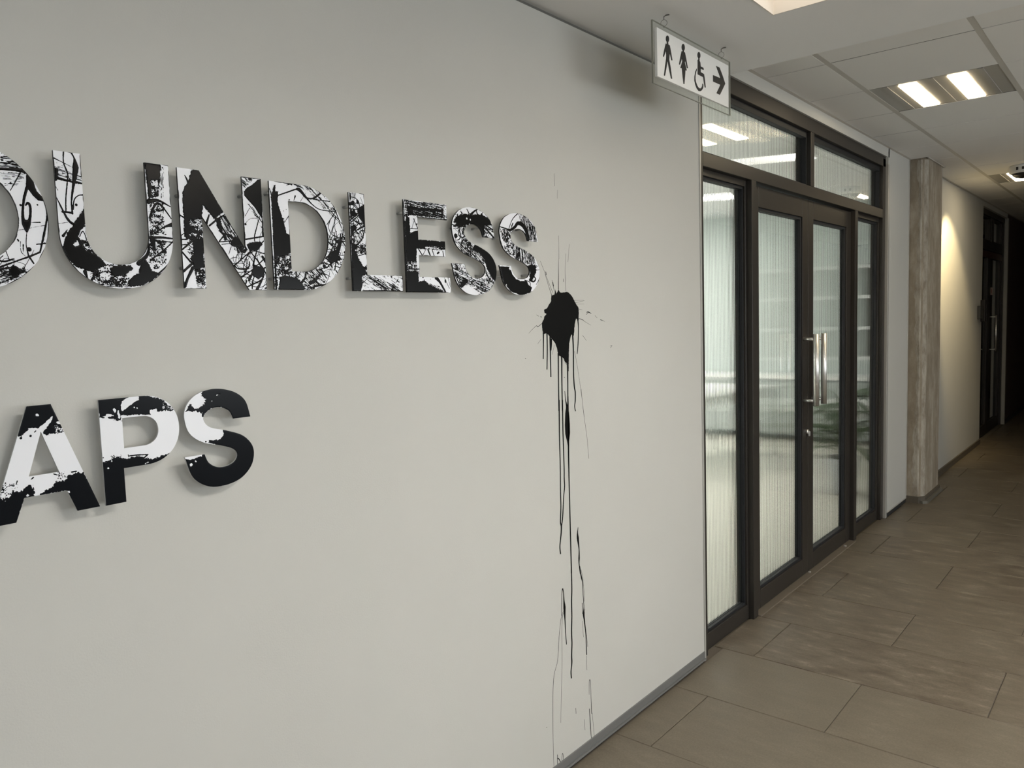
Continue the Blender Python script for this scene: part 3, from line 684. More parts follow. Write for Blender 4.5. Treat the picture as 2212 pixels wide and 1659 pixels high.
PAINT = {
'O': (1, [('D', [(0, 105), (235, 268), (235, 305), (0, 292)], .55, 0), ('S', [(0, 305), (150, 315), (270, 330)], [28, 34, 60]), ('D', [(0, 345), (265, 345), (200, 470), (60, 480)], .4, 4), ('S', [(205, 350), (150, 450), (105, 530)], [14, 10, 7]),
  ('B', [(268, 350), (330, 385), (355, 480), (380, 540), (440, 598), (455, 640), (390, 632), (335, 582), (300, 530), (262, 500)], .001), ('S', [(275, 500), (245, 620), (232, 760), (245, 870), (275, 950)], [30, 25, 24, 40, 20]), ('S', [(262, 680), (285, 655), (308, 690), (310, 780), (292, 880), (276, 950)], [14, 26, 26, 24, 40, 20]),
  ('B', [(235, 800), (262, 830), (310, 830), (290, 940), (265, 945)], .001), ('S', [(275, 950), (268, 1080), (290, 1185)], [8, 8, 14]), ('S', [(298, 1130)], 46), ('S', [(0, 1312), (200, 1240), (300, 1205), (410, 1160)], [20, 15, 20, 18]), ('S', [(452, 640), (482, 780), (450, 980), (410, 1160)], [10, 16, 22, 14]), ('S', [(375, 1080), (460, 1070)], [10, 18]), ('S', [(185, 935), (490, 880)], 4), ('S', [(210, 678)], 24), ('S', [(382, 675)], 17), ('S', [(320, 855), (410, 855)], [3, 14]), ('S', [(180, 1030), (190, 1045)], 14), ('S', [(238, 1085), (238, 1160)], [14, 3]), ('S', [(290, 1190), (345, 1275)], [18, 16]), ('S', [(210, 1050), (215, 1150), (260, 1200)], 5), ('S', [(60, 1150), (100, 1250)], 8), ('S', [(0, 1290), (50, 1225), (130, 1245), (260, 1290), (220, 1340)], 6), ('T', [(20, 1220), (330, 1220), (300, 1330), (20, 1330)], 5),
  ('D', [(0, 1320), (80, 1310), (290, 1340), (170, 1430), (0, 1495)], .62, 14), ('B', [(90, 1330), (130, 1290), (190, 1320), (230, 1370), (140, 1425), (90, 1380)])]),
'U': (1, [('S', [(650, 118), (650, 240), (690, 350), (690, 430), (675, 600), (675, 745)], [14, 12, 16, 14, 11, 13]), ('S', [(718, 128), (760, 200), (773, 290), (765, 380), (748, 500), (732, 640), (742, 765)], [13, 18, 62, 46, 24, 14, 20]), ('S', [(550, 195), (680, 260), (740, 292)], [14, 6, 4]), ('D', [(550, 240), (830, 330), (838, 480), (560, 400)], .30, -12), ('S', [(575, 395), (700, 432), (840, 460)], [34, 20, 15]), ('B', [(555, 290), (592, 300), (598, 340), (585, 430), (562, 430)], .001), ('S', [(748, 720), (760, 625), (800, 582), (855, 574)], [18, 10, 10, 14]), ('S', [(780, 675)], 28), ('S', [(578, 600), (640, 725), (700, 830), (760, 872), (850, 860)], [9, 18, 26, 30, 46]), ('S', [(640, 745), (690, 750), (740, 760)], 22), ('S', [(595, 870), (690, 853)], 5), ('S', [(648, 992), (690, 930)], [30, 6]), ('S', [(560, 470), (592, 525)], 5),
  ('B', [(862, 700), (868, 895), (830, 935), (800, 1000), (835, 1040), (905, 1050), (935, 1110), (975, 1170), (1045, 1235), (1095, 1290), (1010, 1330), (960, 1370), (880, 1345), (780, 1310), (690, 1225), (636, 1110), (690, 960), (740, 890), (800, 800)]), ('S', [(815, 1000), (850, 945), (885, 1040), (835, 1035)], 9), ('V', [(752, 1080), (790, 1040), (815, 1080), (770, 1100)], .004), ('Q', [(830, 1060), (930, 1080), (950, 1170), (880, 1130)], .4), ('K', [(880, 1290), (1160, 1280), (1360, 1440), (1310, 1530), (1050, 1485), (940, 1430)], .5), ('S', [(930, 1465), (1000, 1330)], [26, 20]), ('S', [(870, 1360), (895, 1430)], [40, 16]), ('B', [(1140, 1310), (1230, 1288), (1340, 1298), (1372, 1330), (1260, 1400), (1170, 1412), (1130, 1370)]), ('B', [(1340, 1420), (1420, 1372), (1440, 1260), (1500, 1240), (1560, 1350), (1640, 1380), (1560, 1450), (1450, 1505), (1330, 1515), (1310, 1470)]), ('V', [(1360, 1310), (1425, 1260), (1430, 1320), (1395, 1350)], .002), ('S', [(1420, 1275), (1510, 1185), (1526, 1080)], [50, 34, 20]), ('S', [(1340, 1495), (1560, 1425), (1725, 1285)], [22, 20, 12]), ('D', [(1000, 1470), (1250, 1510), (1200, 1530), (1000, 1500)], .5, 0),
  ('B', [(1478, 240), (1640, 258), (1640, 420), (1622, 590), (1520, 612), (1500, 430)], .003), ('Q', [(1545, 430), (1625, 430), (1620, 600), (1560, 610)], .35), ('D', [(1640, 270), (1672, 290), (1672, 625), (1640, 600)], .3, 85), ('K', [(1522, 600), (1680, 660), (1695, 975), (1538, 985)], .52), ('S', [(1520, 642), (1620, 630), (1752, 700)], [50, 26, 8]), ('S', [(1535, 800), (1590, 672), (1650, 680), (1762, 830)], [22, 24, 20, 8]), ('S', [(1540, 992), (1680, 905), (1765, 880)], [6, 18, 50]), ('S', [(1530, 1012), (1650, 1010), (1780, 1022)], [30, 26, 14]), ('S', [(1540, 1245), (1700, 1120), (1775, 1045)], [18, 14, 10]), ('S', [(1560, 1020), (1580, 1130)], [60, 30]), ('K', [(1530, 1020), (1700, 1040), (1712, 1262), (1600, 1345), (1530, 1270)], .5), ('S', [(1660, 1045), (1770, 1060)], 12)]),
'N': (2, [('B', [(118, 430), (160, 340), (192, 290), (208, 200), (228, 182), (302, 188), (420, 395), (565, 640), (470, 722), (400, 640), (342, 570), (330, 705), (300, 762), (240, 785), (190, 745), (130, 700)]), ('S', [(145, 245), (160, 270), (190, 340)], [8, 16, 30]), ('B', [(138, 700), (332, 700), (348, 900), (352, 1130), (330, 1200), (240, 1205), (200, 1150), (240, 1100), (230, 960), (140, 912)]), ('Q', [(190, 740), (330, 710), (340, 780), (210, 800)], .45), ('Q', [(260, 820), (340, 780), (345, 930), (150, 940)], .25), ('K', [(165, 900), (245, 900), (240, 1110), (180, 1080)], .55), ('B', [(225, 1170), (348, 1115), (365, 1240), (250, 1280)]), ('K', [(235, 1200), (362, 1200), (382, 1476), (290, 1476)], .62), ('S', [(120, 1080), (210, 1185)], [18, 22]), ('S', [(150, 1450), (180, 1360), (235, 1250)], [34, 30, 40]), ('S', [(130, 1290), (225, 1205)], [26, 30]), ('S', [(95, 678), (190, 735)], 16), ('S', [(120, 1050), (220, 965), (345, 855)], [16, 22, 14]), ('S', [(112, 940), (175, 940)], 14), ('S', [(118, 1000), (195, 995)], 12), ('S', [(112, 895), (145, 870)], 10),
  ('D', [(450, 700), (590, 680), (835, 1060), (720, 1090)], .45, -57), ('S', [(415, 792), (500, 722), (582, 670)], [20, 18, 12]), ('S', [(382, 765), (410, 675)], [30, 16]), ('B', [(470, 720), (530, 700), (560, 850), (620, 950), (580, 950), (520, 850)], .006), ('S', [(520, 965), (580, 895), (640, 895), (700, 965)], [14, 18, 18, 14]), ('S', [(525, 968), (660, 955)], 12), ('S', [(550, 995), (640, 985)], 8), ('S', [(625, 1100), (650, 1020)], 7), ('S', [(690, 860)], 18), ('B', [(625, 960), (720, 900), (805, 1000), (815, 1045), (740, 1025), (660, 1012)], .007), ('D', [(690, 1010), (820, 1030), (830, 1080), (730, 1100)], .5, -60),
  ('D', [(758, 258), (885, 278), (860, 330), (780, 385)], .5, -35), ('S', [(760, 262), (900, 280)], 8), ('B', [(788, 420), (830, 372), (880, 345), (940, 290), (975, 286), (990, 720), (965, 690), (900, 585), (830, 512), (790, 462)], .002), ('W', [(785, 468), (870, 560), (960, 690)], 5), ('D', [(800, 520), (900, 610), (995, 760), (995, 850), (930, 720)], .45, -50), ('S', [(960, 690), (930, 800), (905, 900), (905, 960)], [6, 12, 14, 12]), ('S', [(808, 940), (1005, 908)], [18, 16]), ('S', [(985, 700), (995, 900)], [8, 20]), ('S', [(805, 775)], 26), ('S', [(800, 690), (850, 600)], 5), ('S', [(810, 760), (860, 715), (930, 712)], 4), ('B', [(818, 1000), (862, 972), (972, 962), (990, 1000), (935, 1062), (852, 1072)], .003), ('T', [(700, 1220), (1030, 1000), (1035, 1480), (830, 1480)], 22), ('B', [(868, 1280), (900, 1215), (960, 1232), (1012, 1258), (1010, 1332), (950, 1372), (890, 1342)]), ('S', [(845, 1385), (885, 1300)], 26), ('S', [(760, 1355), (880, 1270), (1010, 1150)], [14, 10, 14]), ('S', [(930, 1486), (975, 1400), (1010, 1320)], [34, 24, 14]), ('S', [(688, 1222), (770, 1150), (855, 1075)], [18, 12, 16]), ('S', [(812, 1462), (980, 1385)], 16), ('S', [(890, 1220), (930, 1060), (1000, 960)], [22, 10, 14]), ('S', [(650, 1155), (720, 1130), (735, 1180)], 4), ('S', [(720, 1300), (850, 1290)], 8), ('S', [(990, 1130), (1020, 1180)], 30)]),
'D': (2, [('B', [(1083, 500), (1095, 420), (1115, 350), (1130, 352), (1132, 418), (1162, 420), (1155, 530), (1190, 650), (1230, 780), (1250, 870), (1288, 892), (1305, 1090), (1230, 1122), (1125, 1130), (1105, 900)], .003), ('K', [(1180, 620), (1240, 760), (1260, 870), (1220, 860)], .4), ('S', [(1065, 385), (1080, 430), (1095, 490)], [8, 12, 20]), ('S', [(1088, 482), (1160, 462), (1350, 396)], [24, 14, 16]), ('S', [(1350, 398), (1390, 402), (1460, 480), (1530, 560), (1620, 618), (1790, 640)], [14, 44, 26, 12, 10, 10]), ('S', [(1395, 395), (1450, 480), (1540, 495), (1625, 433)], [10, 18, 20, 22]), ('S', [(1540, 505), (1745, 532)], 10), ('D', [(1200, 318), (1420, 345), (1610, 415), (1770, 600), (1860, 800), (1690, 640), (1450, 400)], .30, -38), ('S', [(1220, 325), (1310, 345)], 12), ('S', [(1330, 340), (1420, 380)], 12), ('S', [(1250, 350), (1285, 345)], 6), ('S', [(1345, 470), (1330, 520)], [18, 5]), ('S', [(1460, 440), (1400, 530)], 4), ('S', [(1280, 512)], 16), ('S', [(1280, 680), (1230, 755)], [10, 5]), ('S', [(1218, 632)], 9), ('S', [(1248, 616)], 9), ('S', [(1735, 525), (1790, 650), (1850, 820)], [8, 12, 8]), ('S', [(1690, 780), (1770, 660), (1800, 590)], 9), ('S', [(1715, 930), (1760, 790), (1790, 690)], 7), ('S', [(1700, 600), (1830, 740)], 9), ('S', [(1792, 858)], 12), ('S', [(1760, 870)], 8),
  ('T', [(1780, 820), (1885, 820), (1880, 1160), (1720, 1160)], 20), ('B', [(1710, 1120), (1735, 1070), (1800, 1045), (1835, 1060), (1820, 1110), (1850, 1160), (1800, 1175), (1820, 1215), (1780, 1190), (1700, 1180)], .006), ('S', [(1800, 1080), (1830, 960), (1840, 880)], [50, 30, 10]), ('T', [(1650, 1180), (1850, 1100), (1840, 1260), (1720, 1390)], 14), ('S', [(1708, 940), (1890, 965)], [8, 14]), ('S', [(1660, 1230)], 40), ('S', [(1690, 1250), (1780, 1140)], 14), ('B', [(1640, 1260), (1660, 1215), (1690, 1235), (1680, 1265)], .006), ('S', [(1765, 940), (1830, 1000), (1800, 1080)], [14, 26, 40]), ('S', [(1870, 820), (1850, 960), (1800, 1120), (1730, 1220)], [10, 14, 22, 12]),
  ('K', [(1115, 1120), (1305, 1090), (1312, 1300), (1180, 1335), (1150, 1486), (1125, 1486)], .58), ('T', [(1130, 1110), (1300, 1110), (1300, 1320), (1150, 1320)], 9), ('S', [(1108, 900), (1128, 1200), (1140, 1480)], [16, 20, 24]), ('B', [(1178, 1352), (1240, 1330), (1370, 1358), (1425, 1420), (1460, 1488), (1165, 1490)]), ('S', [(1230, 1310), (1310, 1300)], 20), ('D', [(1320, 1292), (1640, 1255), (1710, 1390), (1520, 1485), (1400, 1400)], .42, -40), ('S', [(1510, 1412), (1560, 1390), (1610, 1325)], [46, 34, 14]), ('S', [(1415, 1410), (1450, 1360), (1462, 1295)], [34, 20, 8]), ('K', [(1420, 1420), (1560, 1440), (1560, 1488), (1420, 1488)], .5), ('S', [(1560, 1450), (1680, 1430)], [26, 12])]),
'L': (3, [('D', [(70, 170), (135, 178), (132, 250), (75, 250)], .4, 88), ('S', [(108, 278), (75, 295)], [46, 26]), ('S', [(152, 258), (155, 280)], 24), ('S', [(145, 255), (165, 262)], 10), ('S', [(82, 375), (150, 260)], 6), ('B', [(150, 345), (225, 292), (238, 545), (202, 480), (160, 420)]), ('T', [(78, 340), (170, 340), (200, 520), (85, 570)], 14), ('S', [(75, 340), (160, 350)], 10), ('S', [(78, 460), (150, 400)], 14), ('S', [(88, 630), (150, 560), (232, 525)], [14, 10, 14]), ('S', [(232, 540), (205, 650), (150, 715)], [12, 14, 18]), ('D', [(120, 600), (220, 555), (200, 680), (115, 700)], .3, -60), ('S', [(88, 570), (120, 640), (110, 700)], 14), ('S', [(120, 660), (170, 690)], 6), ('B', [(92, 700), (155, 705), (135, 770), (165, 850), (205, 920), (250, 1000), (255, 1025), (205, 1035), (208, 1150), (190, 1200), (108, 1198), (98, 800)], .006), ('D', [(130, 725), (243, 705), (246, 800), (160, 800)], .55, -10), ('S', [(150, 835), (246, 805)], 9), ('V', [(168, 845), (210, 850), (252, 910), (250, 960), (205, 910)], .003), ('K', [(190, 950), (255, 930), (260, 1030), (200, 1040)], .6), ('D', [(250, 1020), (340, 1058), (560, 1145), (600, 1198), (430, 1198), (300, 1095)], .58, -26), ('D', [(205, 1040), (622, 1042), (622, 1198), (205, 1198)], .16, -28), ('S', [(210, 1196), (420, 1192), (625, 1202)], [16, 12, 12]), ('S', [(552, 1115), (572, 1082)], [4, 12]), ('S', [(215, 1110), (260, 1060)], 6), ('S', [(205, 1030), (420, 1140)], 5), ('S', [(222, 225)], 12), ('S', [(236, 590)], 12), ('B', [(80, 360), (120, 350), (150, 400), (110, 430), (82, 420)], .008), ('B', [(85, 520), (130, 500), (150, 540), (100, 600)], .008), ('K', [(90, 640), (150, 680), (240, 700), (246, 820), (120, 800)], .5), ('S', [(72, 170), (95, 700), (110, 1195)], [8, 14, 10]), ('S', [(85, 440), (225, 520)], 8), ('S', [(90, 480), (180, 400)], 12)]),
'E': (3, [('B', [(655, 260), (700, 262), (1060, 325), (1060, 440), (780, 418), (680, 400)], .008), ('X', [(640, 250), (1080, 320), (1080, 350), (800, 330), (660, 300)], .55, -8), ('X', [(700, 350), (1080, 380), (1080, 440), (760, 410)], .22, -6), ('D', [(640, 248), (1078, 307), (1083, 465), (778, 425), (660, 400)], .35, -7), ('Q', [(1010, 340), (1082, 330), (1082, 420), (1050, 400)], .5), ('S', [(1040, 350), (1030, 430)], 22), ('S', [(640, 255), (1078, 312)], 7), ('S', [(780, 428), (1083, 460)], [10, 14]), ('S', [(840, 270), (830, 330), (845, 400)], 6), ('K', [(640, 260), (690, 270), (690, 420), (640, 420)], .4), ('S', [(636, 250), (645, 560), (668, 1200)], [5, 10, 14]),
  ('B', [(645, 500), (660, 400), (692, 430), (702, 592), (740, 572), (787, 570), (787, 660), (1063, 685), (1068, 765), (1000, 772), (770, 755), (765, 880), (775, 960), (790, 1000), (790, 1100), (850, 1080), (905, 1130), (1060, 1212), (668, 1210), (655, 800)], .005), ('V', [(700, 450), (770, 432), (776, 560), (710, 590)], .003), ('S', [(735, 440), (782, 552)], 8), ('S', [(698, 545), (785, 552)], 8), ('S', [(752, 435), (720, 540)], 5), ('S', [(770, 500)], 16), ('Q', [(668, 880), (785, 900), (790, 990), (668, 985)], .35), ('S', [(670, 965), (795, 968)], 12), ('X', [(860, 730), (1068, 740), (1068, 780), (860, 775)], .35, -4), ('S', [(788, 760), (832, 830)], 12), ('S', [(862, 765), (830, 832)], 6), ('S', [(888, 770), (912, 832)], [20, 14]), ('S', [(930, 770), (952, 832)], 9), ('S', [(985, 805), (1000, 795)], 20), ('S', [(1040, 780), (1050, 835)], 10), ('S', [(972, 1058), (1012, 1105), (1072, 1212)], [44, 28, 20]), ('S', [(1068, 1085), (1068, 1100)], 22), ('S', [(1058, 1058), (1110, 1170)], 5), ('S', [(835, 1055)], 16), ('S', [(913, 1073)], 8), ('D', [(900, 1115), (1015, 1150), (1072, 1212), (900, 1205)], .55, -28), ('S', [(670, 1208), (1120, 1216)], 8), ('S', [(1095, 1060), (1118, 1150)], 4)]),
'S': (3, [('B', [(1175, 420), (1260, 392), (1330, 402), (1380, 400), (1455, 402), (1530, 450), (1548, 512), (1470, 522), (1478, 600), (1452, 640), (1425, 560), (1375, 515), (1320, 500), (1240, 525), (1150, 525), (1180, 490), (1150, 480)], .007), ('S', [(1330, 402), (1365, 370), (1405, 345)], [30, 20, 12]), ('S', [(1400, 400), (1385, 345)], [20, 6]), ('S', [(1290, 345), (1315, 395)], [10, 14]), ('S', [(1240, 390), (1225, 365)], [20, 8]), ('S', [(1440, 400), (1460, 375)], [14, 5]), ('W', [(1290, 442)], 22), ('W', [(1325, 455)], 16), ('K', [(1455, 520), (1550, 500), (1580, 652), (1455, 640)], .42), ('S', [(1480, 540), (1570, 640)], 18), ('S', [(1500, 520), (1560, 560)], 14), ('T', [(1145, 520), (1280, 520), (1330, 700), (1170, 700)], 26), ('S', [(1175, 622)], 50), ('S', [(1315, 710), (1320, 690)], 40), ('D', [(1165, 680), (1330, 690), (1390, 760), (1480, 860), (1470, 915), (1260, 815)], .55, -35), ('S', [(1330, 700), (1330, 850)], 12), ('S', [(1380, 740), (1310, 830)], 9), ('S', [(1290, 690), (1310, 840)], 14), ('B', [(1372, 712), (1420, 718), (1545, 800), (1605, 960), (1598, 1110), (1545, 1055), (1500, 965), (1470, 872), (1430, 810), (1345, 765)]), ('K', [(1480, 970), (1545, 1045), (1598, 1100), (1495, 1110)], .4), ('S', [(1490, 1010), (1530, 1080)], 16), ('D', [(1145, 955), (1260, 975), (1350, 1055), (1470, 1065), (1598, 1100), (1510, 1205), (1420, 1235), (1280, 1130), (1215, 1150)], .6, -18), ('B', [(1220, 1100), (1262, 1078), (1315, 1088), (1258, 1150), (1232, 1172)]), ('D', [(1138, 912), (1272, 918), (1285, 975), (1150, 960)], .35, -55), ('S', [(1145, 985), (1225, 1150)], [6, 14]), ('V', [(1255, 1150), (1300, 1130), (1430, 1215), (1390, 1240), (1290, 1215)], .003), ('X', [(1480, 1090), (1560, 1110), (1540, 1170), (1480, 1160)], .4, 70)]),
'S2': (3, [('S', [(1636, 528), (1690, 545), (1740, 562), (1790, 530), (1820, 492), (1870, 512), (1915, 590), (1928, 680)], [10, 14, 26, 34, 40, 50, 56, 26]), ('S', [(1700, 600), (1725, 550), (1765, 450), (1818, 393)], [8, 8, 10, 10]), ('S', [(1745, 560), (1770, 490), (1755, 520)], 10), ('D', [(1830, 395), (1905, 412), (1995, 535), (2024, 682), (1935, 668), (1890, 530), (1840, 490)], .45, -72), ('S', [(1880, 410), (1890, 500)], 14), ('S', [(1930, 450), (1945, 560)], 8), ('S', [(1960, 500), (1990, 660)], 6), ('D', [(1638, 545), (1745, 560), (1750, 640), (1690, 700), (1645, 640)], .42, -62), ('K', [(1690, 660), (1775, 660), (1800, 860), (1715, 790)], .5), ('S', [(1690, 640), (1720, 590), (1745, 640)], 14), ('S', [(1720, 625), (1722, 640)], 40), ('W', [(1722, 632)], 20), ('D', [(1640, 690), (1740, 780), (1740, 830), (1660, 760)], .5, -50), ('D', [(1795, 715), (1895, 765), (1990, 830), (2000, 920), (1900, 915), (1795, 868)], .55, -85), ('S', [(1815, 830), (1830, 810)], 40), ('B', [(1915, 935), (1960, 915), (2010, 935), (2012, 985), (1985, 1060), (1955, 1100), (1940, 1070), (1948, 1000)], .009), ('S', [(1945, 1080), (1985, 1098), (2005, 1070), (1985, 1040)], [30, 18, 16, 8]), ('W', [(1982, 1070)], 12), ('S', [(1890, 1082), (1945, 1105), (1948, 1150), (1925, 1150)], 9), ('S', [(2010, 980), (2046, 975)], 5), ('S', [(2010, 1130), (2042, 1070)], 5), ('S', [(1990, 920), (2030, 940)], 5), ('B', [(1625, 938), (1735, 945), (1762, 1020), (1800, 1070), (1850, 1092), (1912, 1090), (1930, 1130), (1968, 1160), (1950, 1212), (1860, 1240), (1755, 1205), (1675, 1115)], .002), ('W', [(1738, 962)], 30), ('W', [(1700, 1130), (1705, 1140)], 9)]),
'A': (4, [('B', [(190, 190), (450, 190), (545, 430), (490, 448), (440, 455), (395, 464), (350, 442), (330, 420), (260, 410), (210, 440), (185, 478), (150, 485), (150, 440)], .006), ('W', [(325, 440), (370, 395), (415, 345), (438, 310)], [60, 44, 26, 10]), ('W', [(330, 450), (300, 420), (240, 412)], [40, 30, 6]), ('W', [(312, 297)], 24), ('W', [(500, 365), (485, 360)], 18), ('S', [(256, 472)], 20), ('S', [(175, 490)], 22), ('S', [(290, 440), (300, 430)], 9), ('Q', [(440, 380), (540, 400), (530, 440), (470, 440)], .22),
  ('B', [(-80, 1250), (-80, 985), (20, 1000), (60, 975), (110, 940), (170, 945), (215, 900), (250, 880), (275, 895), (290, 975), (330, 970), (380, 930), (440, 905), (460, 855), (540, 850), (575, 800), (620, 790), (690, 765), (680, 730), (860, 1075), (640, 1115), (555, 930), (200, 1000), (140, 1220)], .006), ('K', [(10, 890), (60, 870), (150, 880), (120, 960), (0, 1020), (-10, 950)], .42), ('Q', [(20, 980), (90, 960), (80, 1010), (30, 1015)], .3), ('S', [(45, 868)], 12), ('S', [(135, 878), (145, 850)], 8), ('K', [(480, 760), (545, 770), (540, 830), (490, 830)], .5), ('S', [(600, 775), (640, 768)], 12), ('S', [(262, 835), (280, 820)], 10), ('W', [(680, 770)], 32), ('W', [(580, 940)], 18), ('W', [(232, 970)], 20), ('S', [(450, 790), (480, 800)], 9)]),
'P': (4, [('B', [(815, 160), (1200, 130), (1345, 160), (1475, 262), (1400, 258), (1330, 270), (1310, 262), (1262, 290), (1010, 300), (1018, 345), (985, 345), (960, 335), (920, 325), (890, 305), (850, 328), (830, 305)], .006), ('W', [(1028, 250), (1045, 205), (1090, 175), (1145, 158)], [24, 56, 60, 40]), ('W', [(1045, 240), (1110, 195)], [20, 8]), ('W', [(955, 250), (965, 262)], 20), ('W', [(990, 265), (1000, 315)], [12, 18]), ('W', [(1275, 270), (1305, 256)], [40, 22]), ('W', [(1125, 232)], 12), ('W', [(1150, 238)], 10), ('Q', [(1370, 200), (1460, 230), (1460, 262), (1360, 250)], .25), ('W', [(900, 300), (945, 300)], [26, 10]), ('S', [(845, 262), (838, 240)], 6),
  ('B', [(850, 695), (880, 685), (940, 680), (945, 660), (1000, 645), (1030, 660), (1070, 668), (1100, 650), (1150, 645), (1215, 648), (1205, 662), (1300, 662), (1350, 640), (1425, 618), (1355, 695), (1240, 722), (1066, 752), (1085, 1045), (870, 1070)], .006), ('S', [(1080, 640), (1150, 632), (1240, 628)], [8, 12, 10]), ('S', [(1238, 628), (1205, 658)], 12), ('K', [(930, 640), (1020, 635), (1010, 670), (930, 680)], .45), ('S', [(865, 655)], 11), ('W', [(908, 740)], 14), ('W', [(1220, 702), (1240, 692)], 8), ('S', [(1075, 630), (1080, 650)], 8)]),
'S3': (4, [('B', [(1688, 135), (1690, 60), (1870, 60), (2130, 170), (2130, 320), (1940, 340), (1910, 265), (1850, 230), (1770, 243), (1715, 285), (1705, 310), (1688, 280), (1640, 265), (1560, 268), (1590, 205), (1620, 240), (1660, 245), (1712, 205), (1720, 165)], .006), ('S', [(1600, 212), (1580, 230)], 14), ('S', [(1700, 290), (1700, 305)], 18), ('W', [(1640, 225), (1700, 185)], [8, 5]), ('W', [(1815, 132), (1838, 122)], 6), ('W', [(1775, 180)], 6),
  ('B', [(1865, 412), (2010, 435), (2150, 560), (2150, 700), (2030, 850), (1800, 910), (1640, 870), (1560, 770), (1540, 664), (1585, 672), (1640, 655), (1715, 632), (1765, 730), (1850, 745), (1950, 715), (1990, 640), (1950, 590), (1850, 562), (1815, 553), (1790, 535), (1745, 530), (1752, 508), (1825, 505), (1865, 485), (1872, 450)], .004), ('S', [(1712, 640), (1765, 722), (1850, 740), (1945, 706), (1985, 635)], 44), ('S', [(1680, 520)], 12), ('S', [(1725, 520)], 14), ('W', [(1603, 714)], 24), ('W', [(1640, 685)], 12), ('W', [(1590, 664), (1632, 656)], [14, 8])]),
}
LET = [('O', 'letter O cut off by the left picture edge, thick black paint strings on white'),
 ('U', 'letter U with dense black paint in its bowl, between the O and the N'),
 ('N', 'letter N with a broad black brush stroke down its left side'),
 ('D', 'letter D with black left stem and tangled paint strings on its bow'),
 ('L', 'letter L with black lower stem and brushed grey foot'),
 ('E', 'letter E with mostly black stem and brushed black top arm'),
 ('S', 'first letter S of the upper word, beside the letter E'),
 ('S2', 'last letter S of the upper word, nearest the black splat'),
 ('A', 'letter A of the lower row with white band across the middle'),
 ('P', 'letter P of the lower row with black stem and white bowl'),
 ('S3', 'letter S of the lower row, black with a white patch at upper left')]
PINS = {'O': [(.31, 1.70), (.497, 1.70), (.405, 1.605), (.405, 1.798)], 'U': [(.556, 1.79), (.712, 1.79), (.634, 1.608)], 'N': [(.7565, 1.77), (.7565, 1.63), (.8915, 1.782), (.925, 1.61)], 'D': [(.954, 1.793), (.9535, 1.613), (1.119, 1.703)], 'L': [(1.162, 1.784), (1.162, 1.618), (1.29, 1.607)], 'E': [(1.330, 1.784), (1.3505, 1.61), (1.455, 1.795), (1.455, 1.606)], 'S': [(1.604, 1.764), (1.612, 1.636), (1.52, 1.76)], 'S2': [(1.690, 1.742), (1.6935, 1.632), (1.797, 1.774), (1.817, 1.640)], 'A': [(.482, 1.375), (.545, 1.215), (.415, 1.215)], 'P': [(.595, 1.37), (.595, 1.22), (.70, 1.32)], 'S3': [(.755, 1.34), (.86, 1.25), (.80, 1.21)]}
for n, (key, label) in enumerate(LET):
    fit = lambda p: (p[0]*LS, CAM.z+(p[1]-CAM.z)*LS)
    o_, h_ = [fit(p) for p in OUT[key][0]], [[fit(p) for p in l] for l in OUT[key][1]]; low = key in ('A', 'P', 'S3')
    cx = sum(p[0] for p in o_)/len(o_); zb = min(p[1] for p in o_)
    t = empty('wall_letter', (cx, 0, zb), label, 'letter', 'lower row of letters' if low else 'upper row of letters')
    plate = slab('letter_plate', o_, h_, FY, FY+LT, M_WHITE, t, M_RIMW if low else M_RIM)
    crop, prims = PAINT[key]
    X, Y, F = paint_field(prims, crop, o_, h_, FY, 100+n, rim=not low)
    coat = contour_mesh('paint_coat', X, Y, F, FY, M_INKM if low else M_INK, plate, .0003 if low else .0012, .0022)
    coat['kind'] = 'stuff'
    for px, pz in map(fit, PINS[key]): tube('standoff_pin', [(px+.006, FY+LT, pz), (px+.006, .0, pz)], .0032, M_PIN, t, 10)
    adopt(t)

# ------------------------------------------------------------------ paint splat on the wall
ps = empty('paint_splat', (2.05, 0, 1.2), 'black paint splat with long drips running down the pale wall', 'paint splat')
BL = [(345, 385), (360, 382), (380, 372), (385, 318), (398, 362), (412, 340), (421, 312), (432, 340), (450, 352), (485, 347), (520, 348), (560, 385), (590, 440), (612, 480), (632, 520), (632, 640), (622, 632), (606, 626), (592, 690), (582, 800), (570, 797), (555, 796), (540, 860), (532, 930), (527, 1180), (515, 1190), (514, 1112), (490, 1075), (470, 1040), (440, 1020), (420, 1005), (402, 930), (382, 880), (352, 840), (322, 805), (300, 785), (283, 782), (265, 792), (250, 740), (248, 670), (262, 640), (275, 600), (292, 575), (274, 565), (272, 530), (300, 515), (325, 470), (342, 445)]
SPK = {(385, 318), (421, 312), (398, 362), (515, 1190), (527, 1180), (380, 372), (606, 626), (555, 796), (265, 792)}
bp = [tr_pt(5, p, 0) for p in smooth([p+('c',) if p in SPK else p for p in BL], 5)]; r_ = .0008
gx = np.arange(min(p[0] for p in bp)-.004, max(p[0] for p in bp)+.004, r_); gz = np.arange(min(p[1] for p in bp)-.004, max(p[1] for p in bp)+.004, r_)
X, Y = np.meshgrid(gx, gz); vn = VN(9)
contour_mesh('blob', X, Y, sd_poly(X, Y, bp)+(vn(X*300, Y*300, 3)-.5)*.0026, 0, M_WINK, ps, .0014, .004)
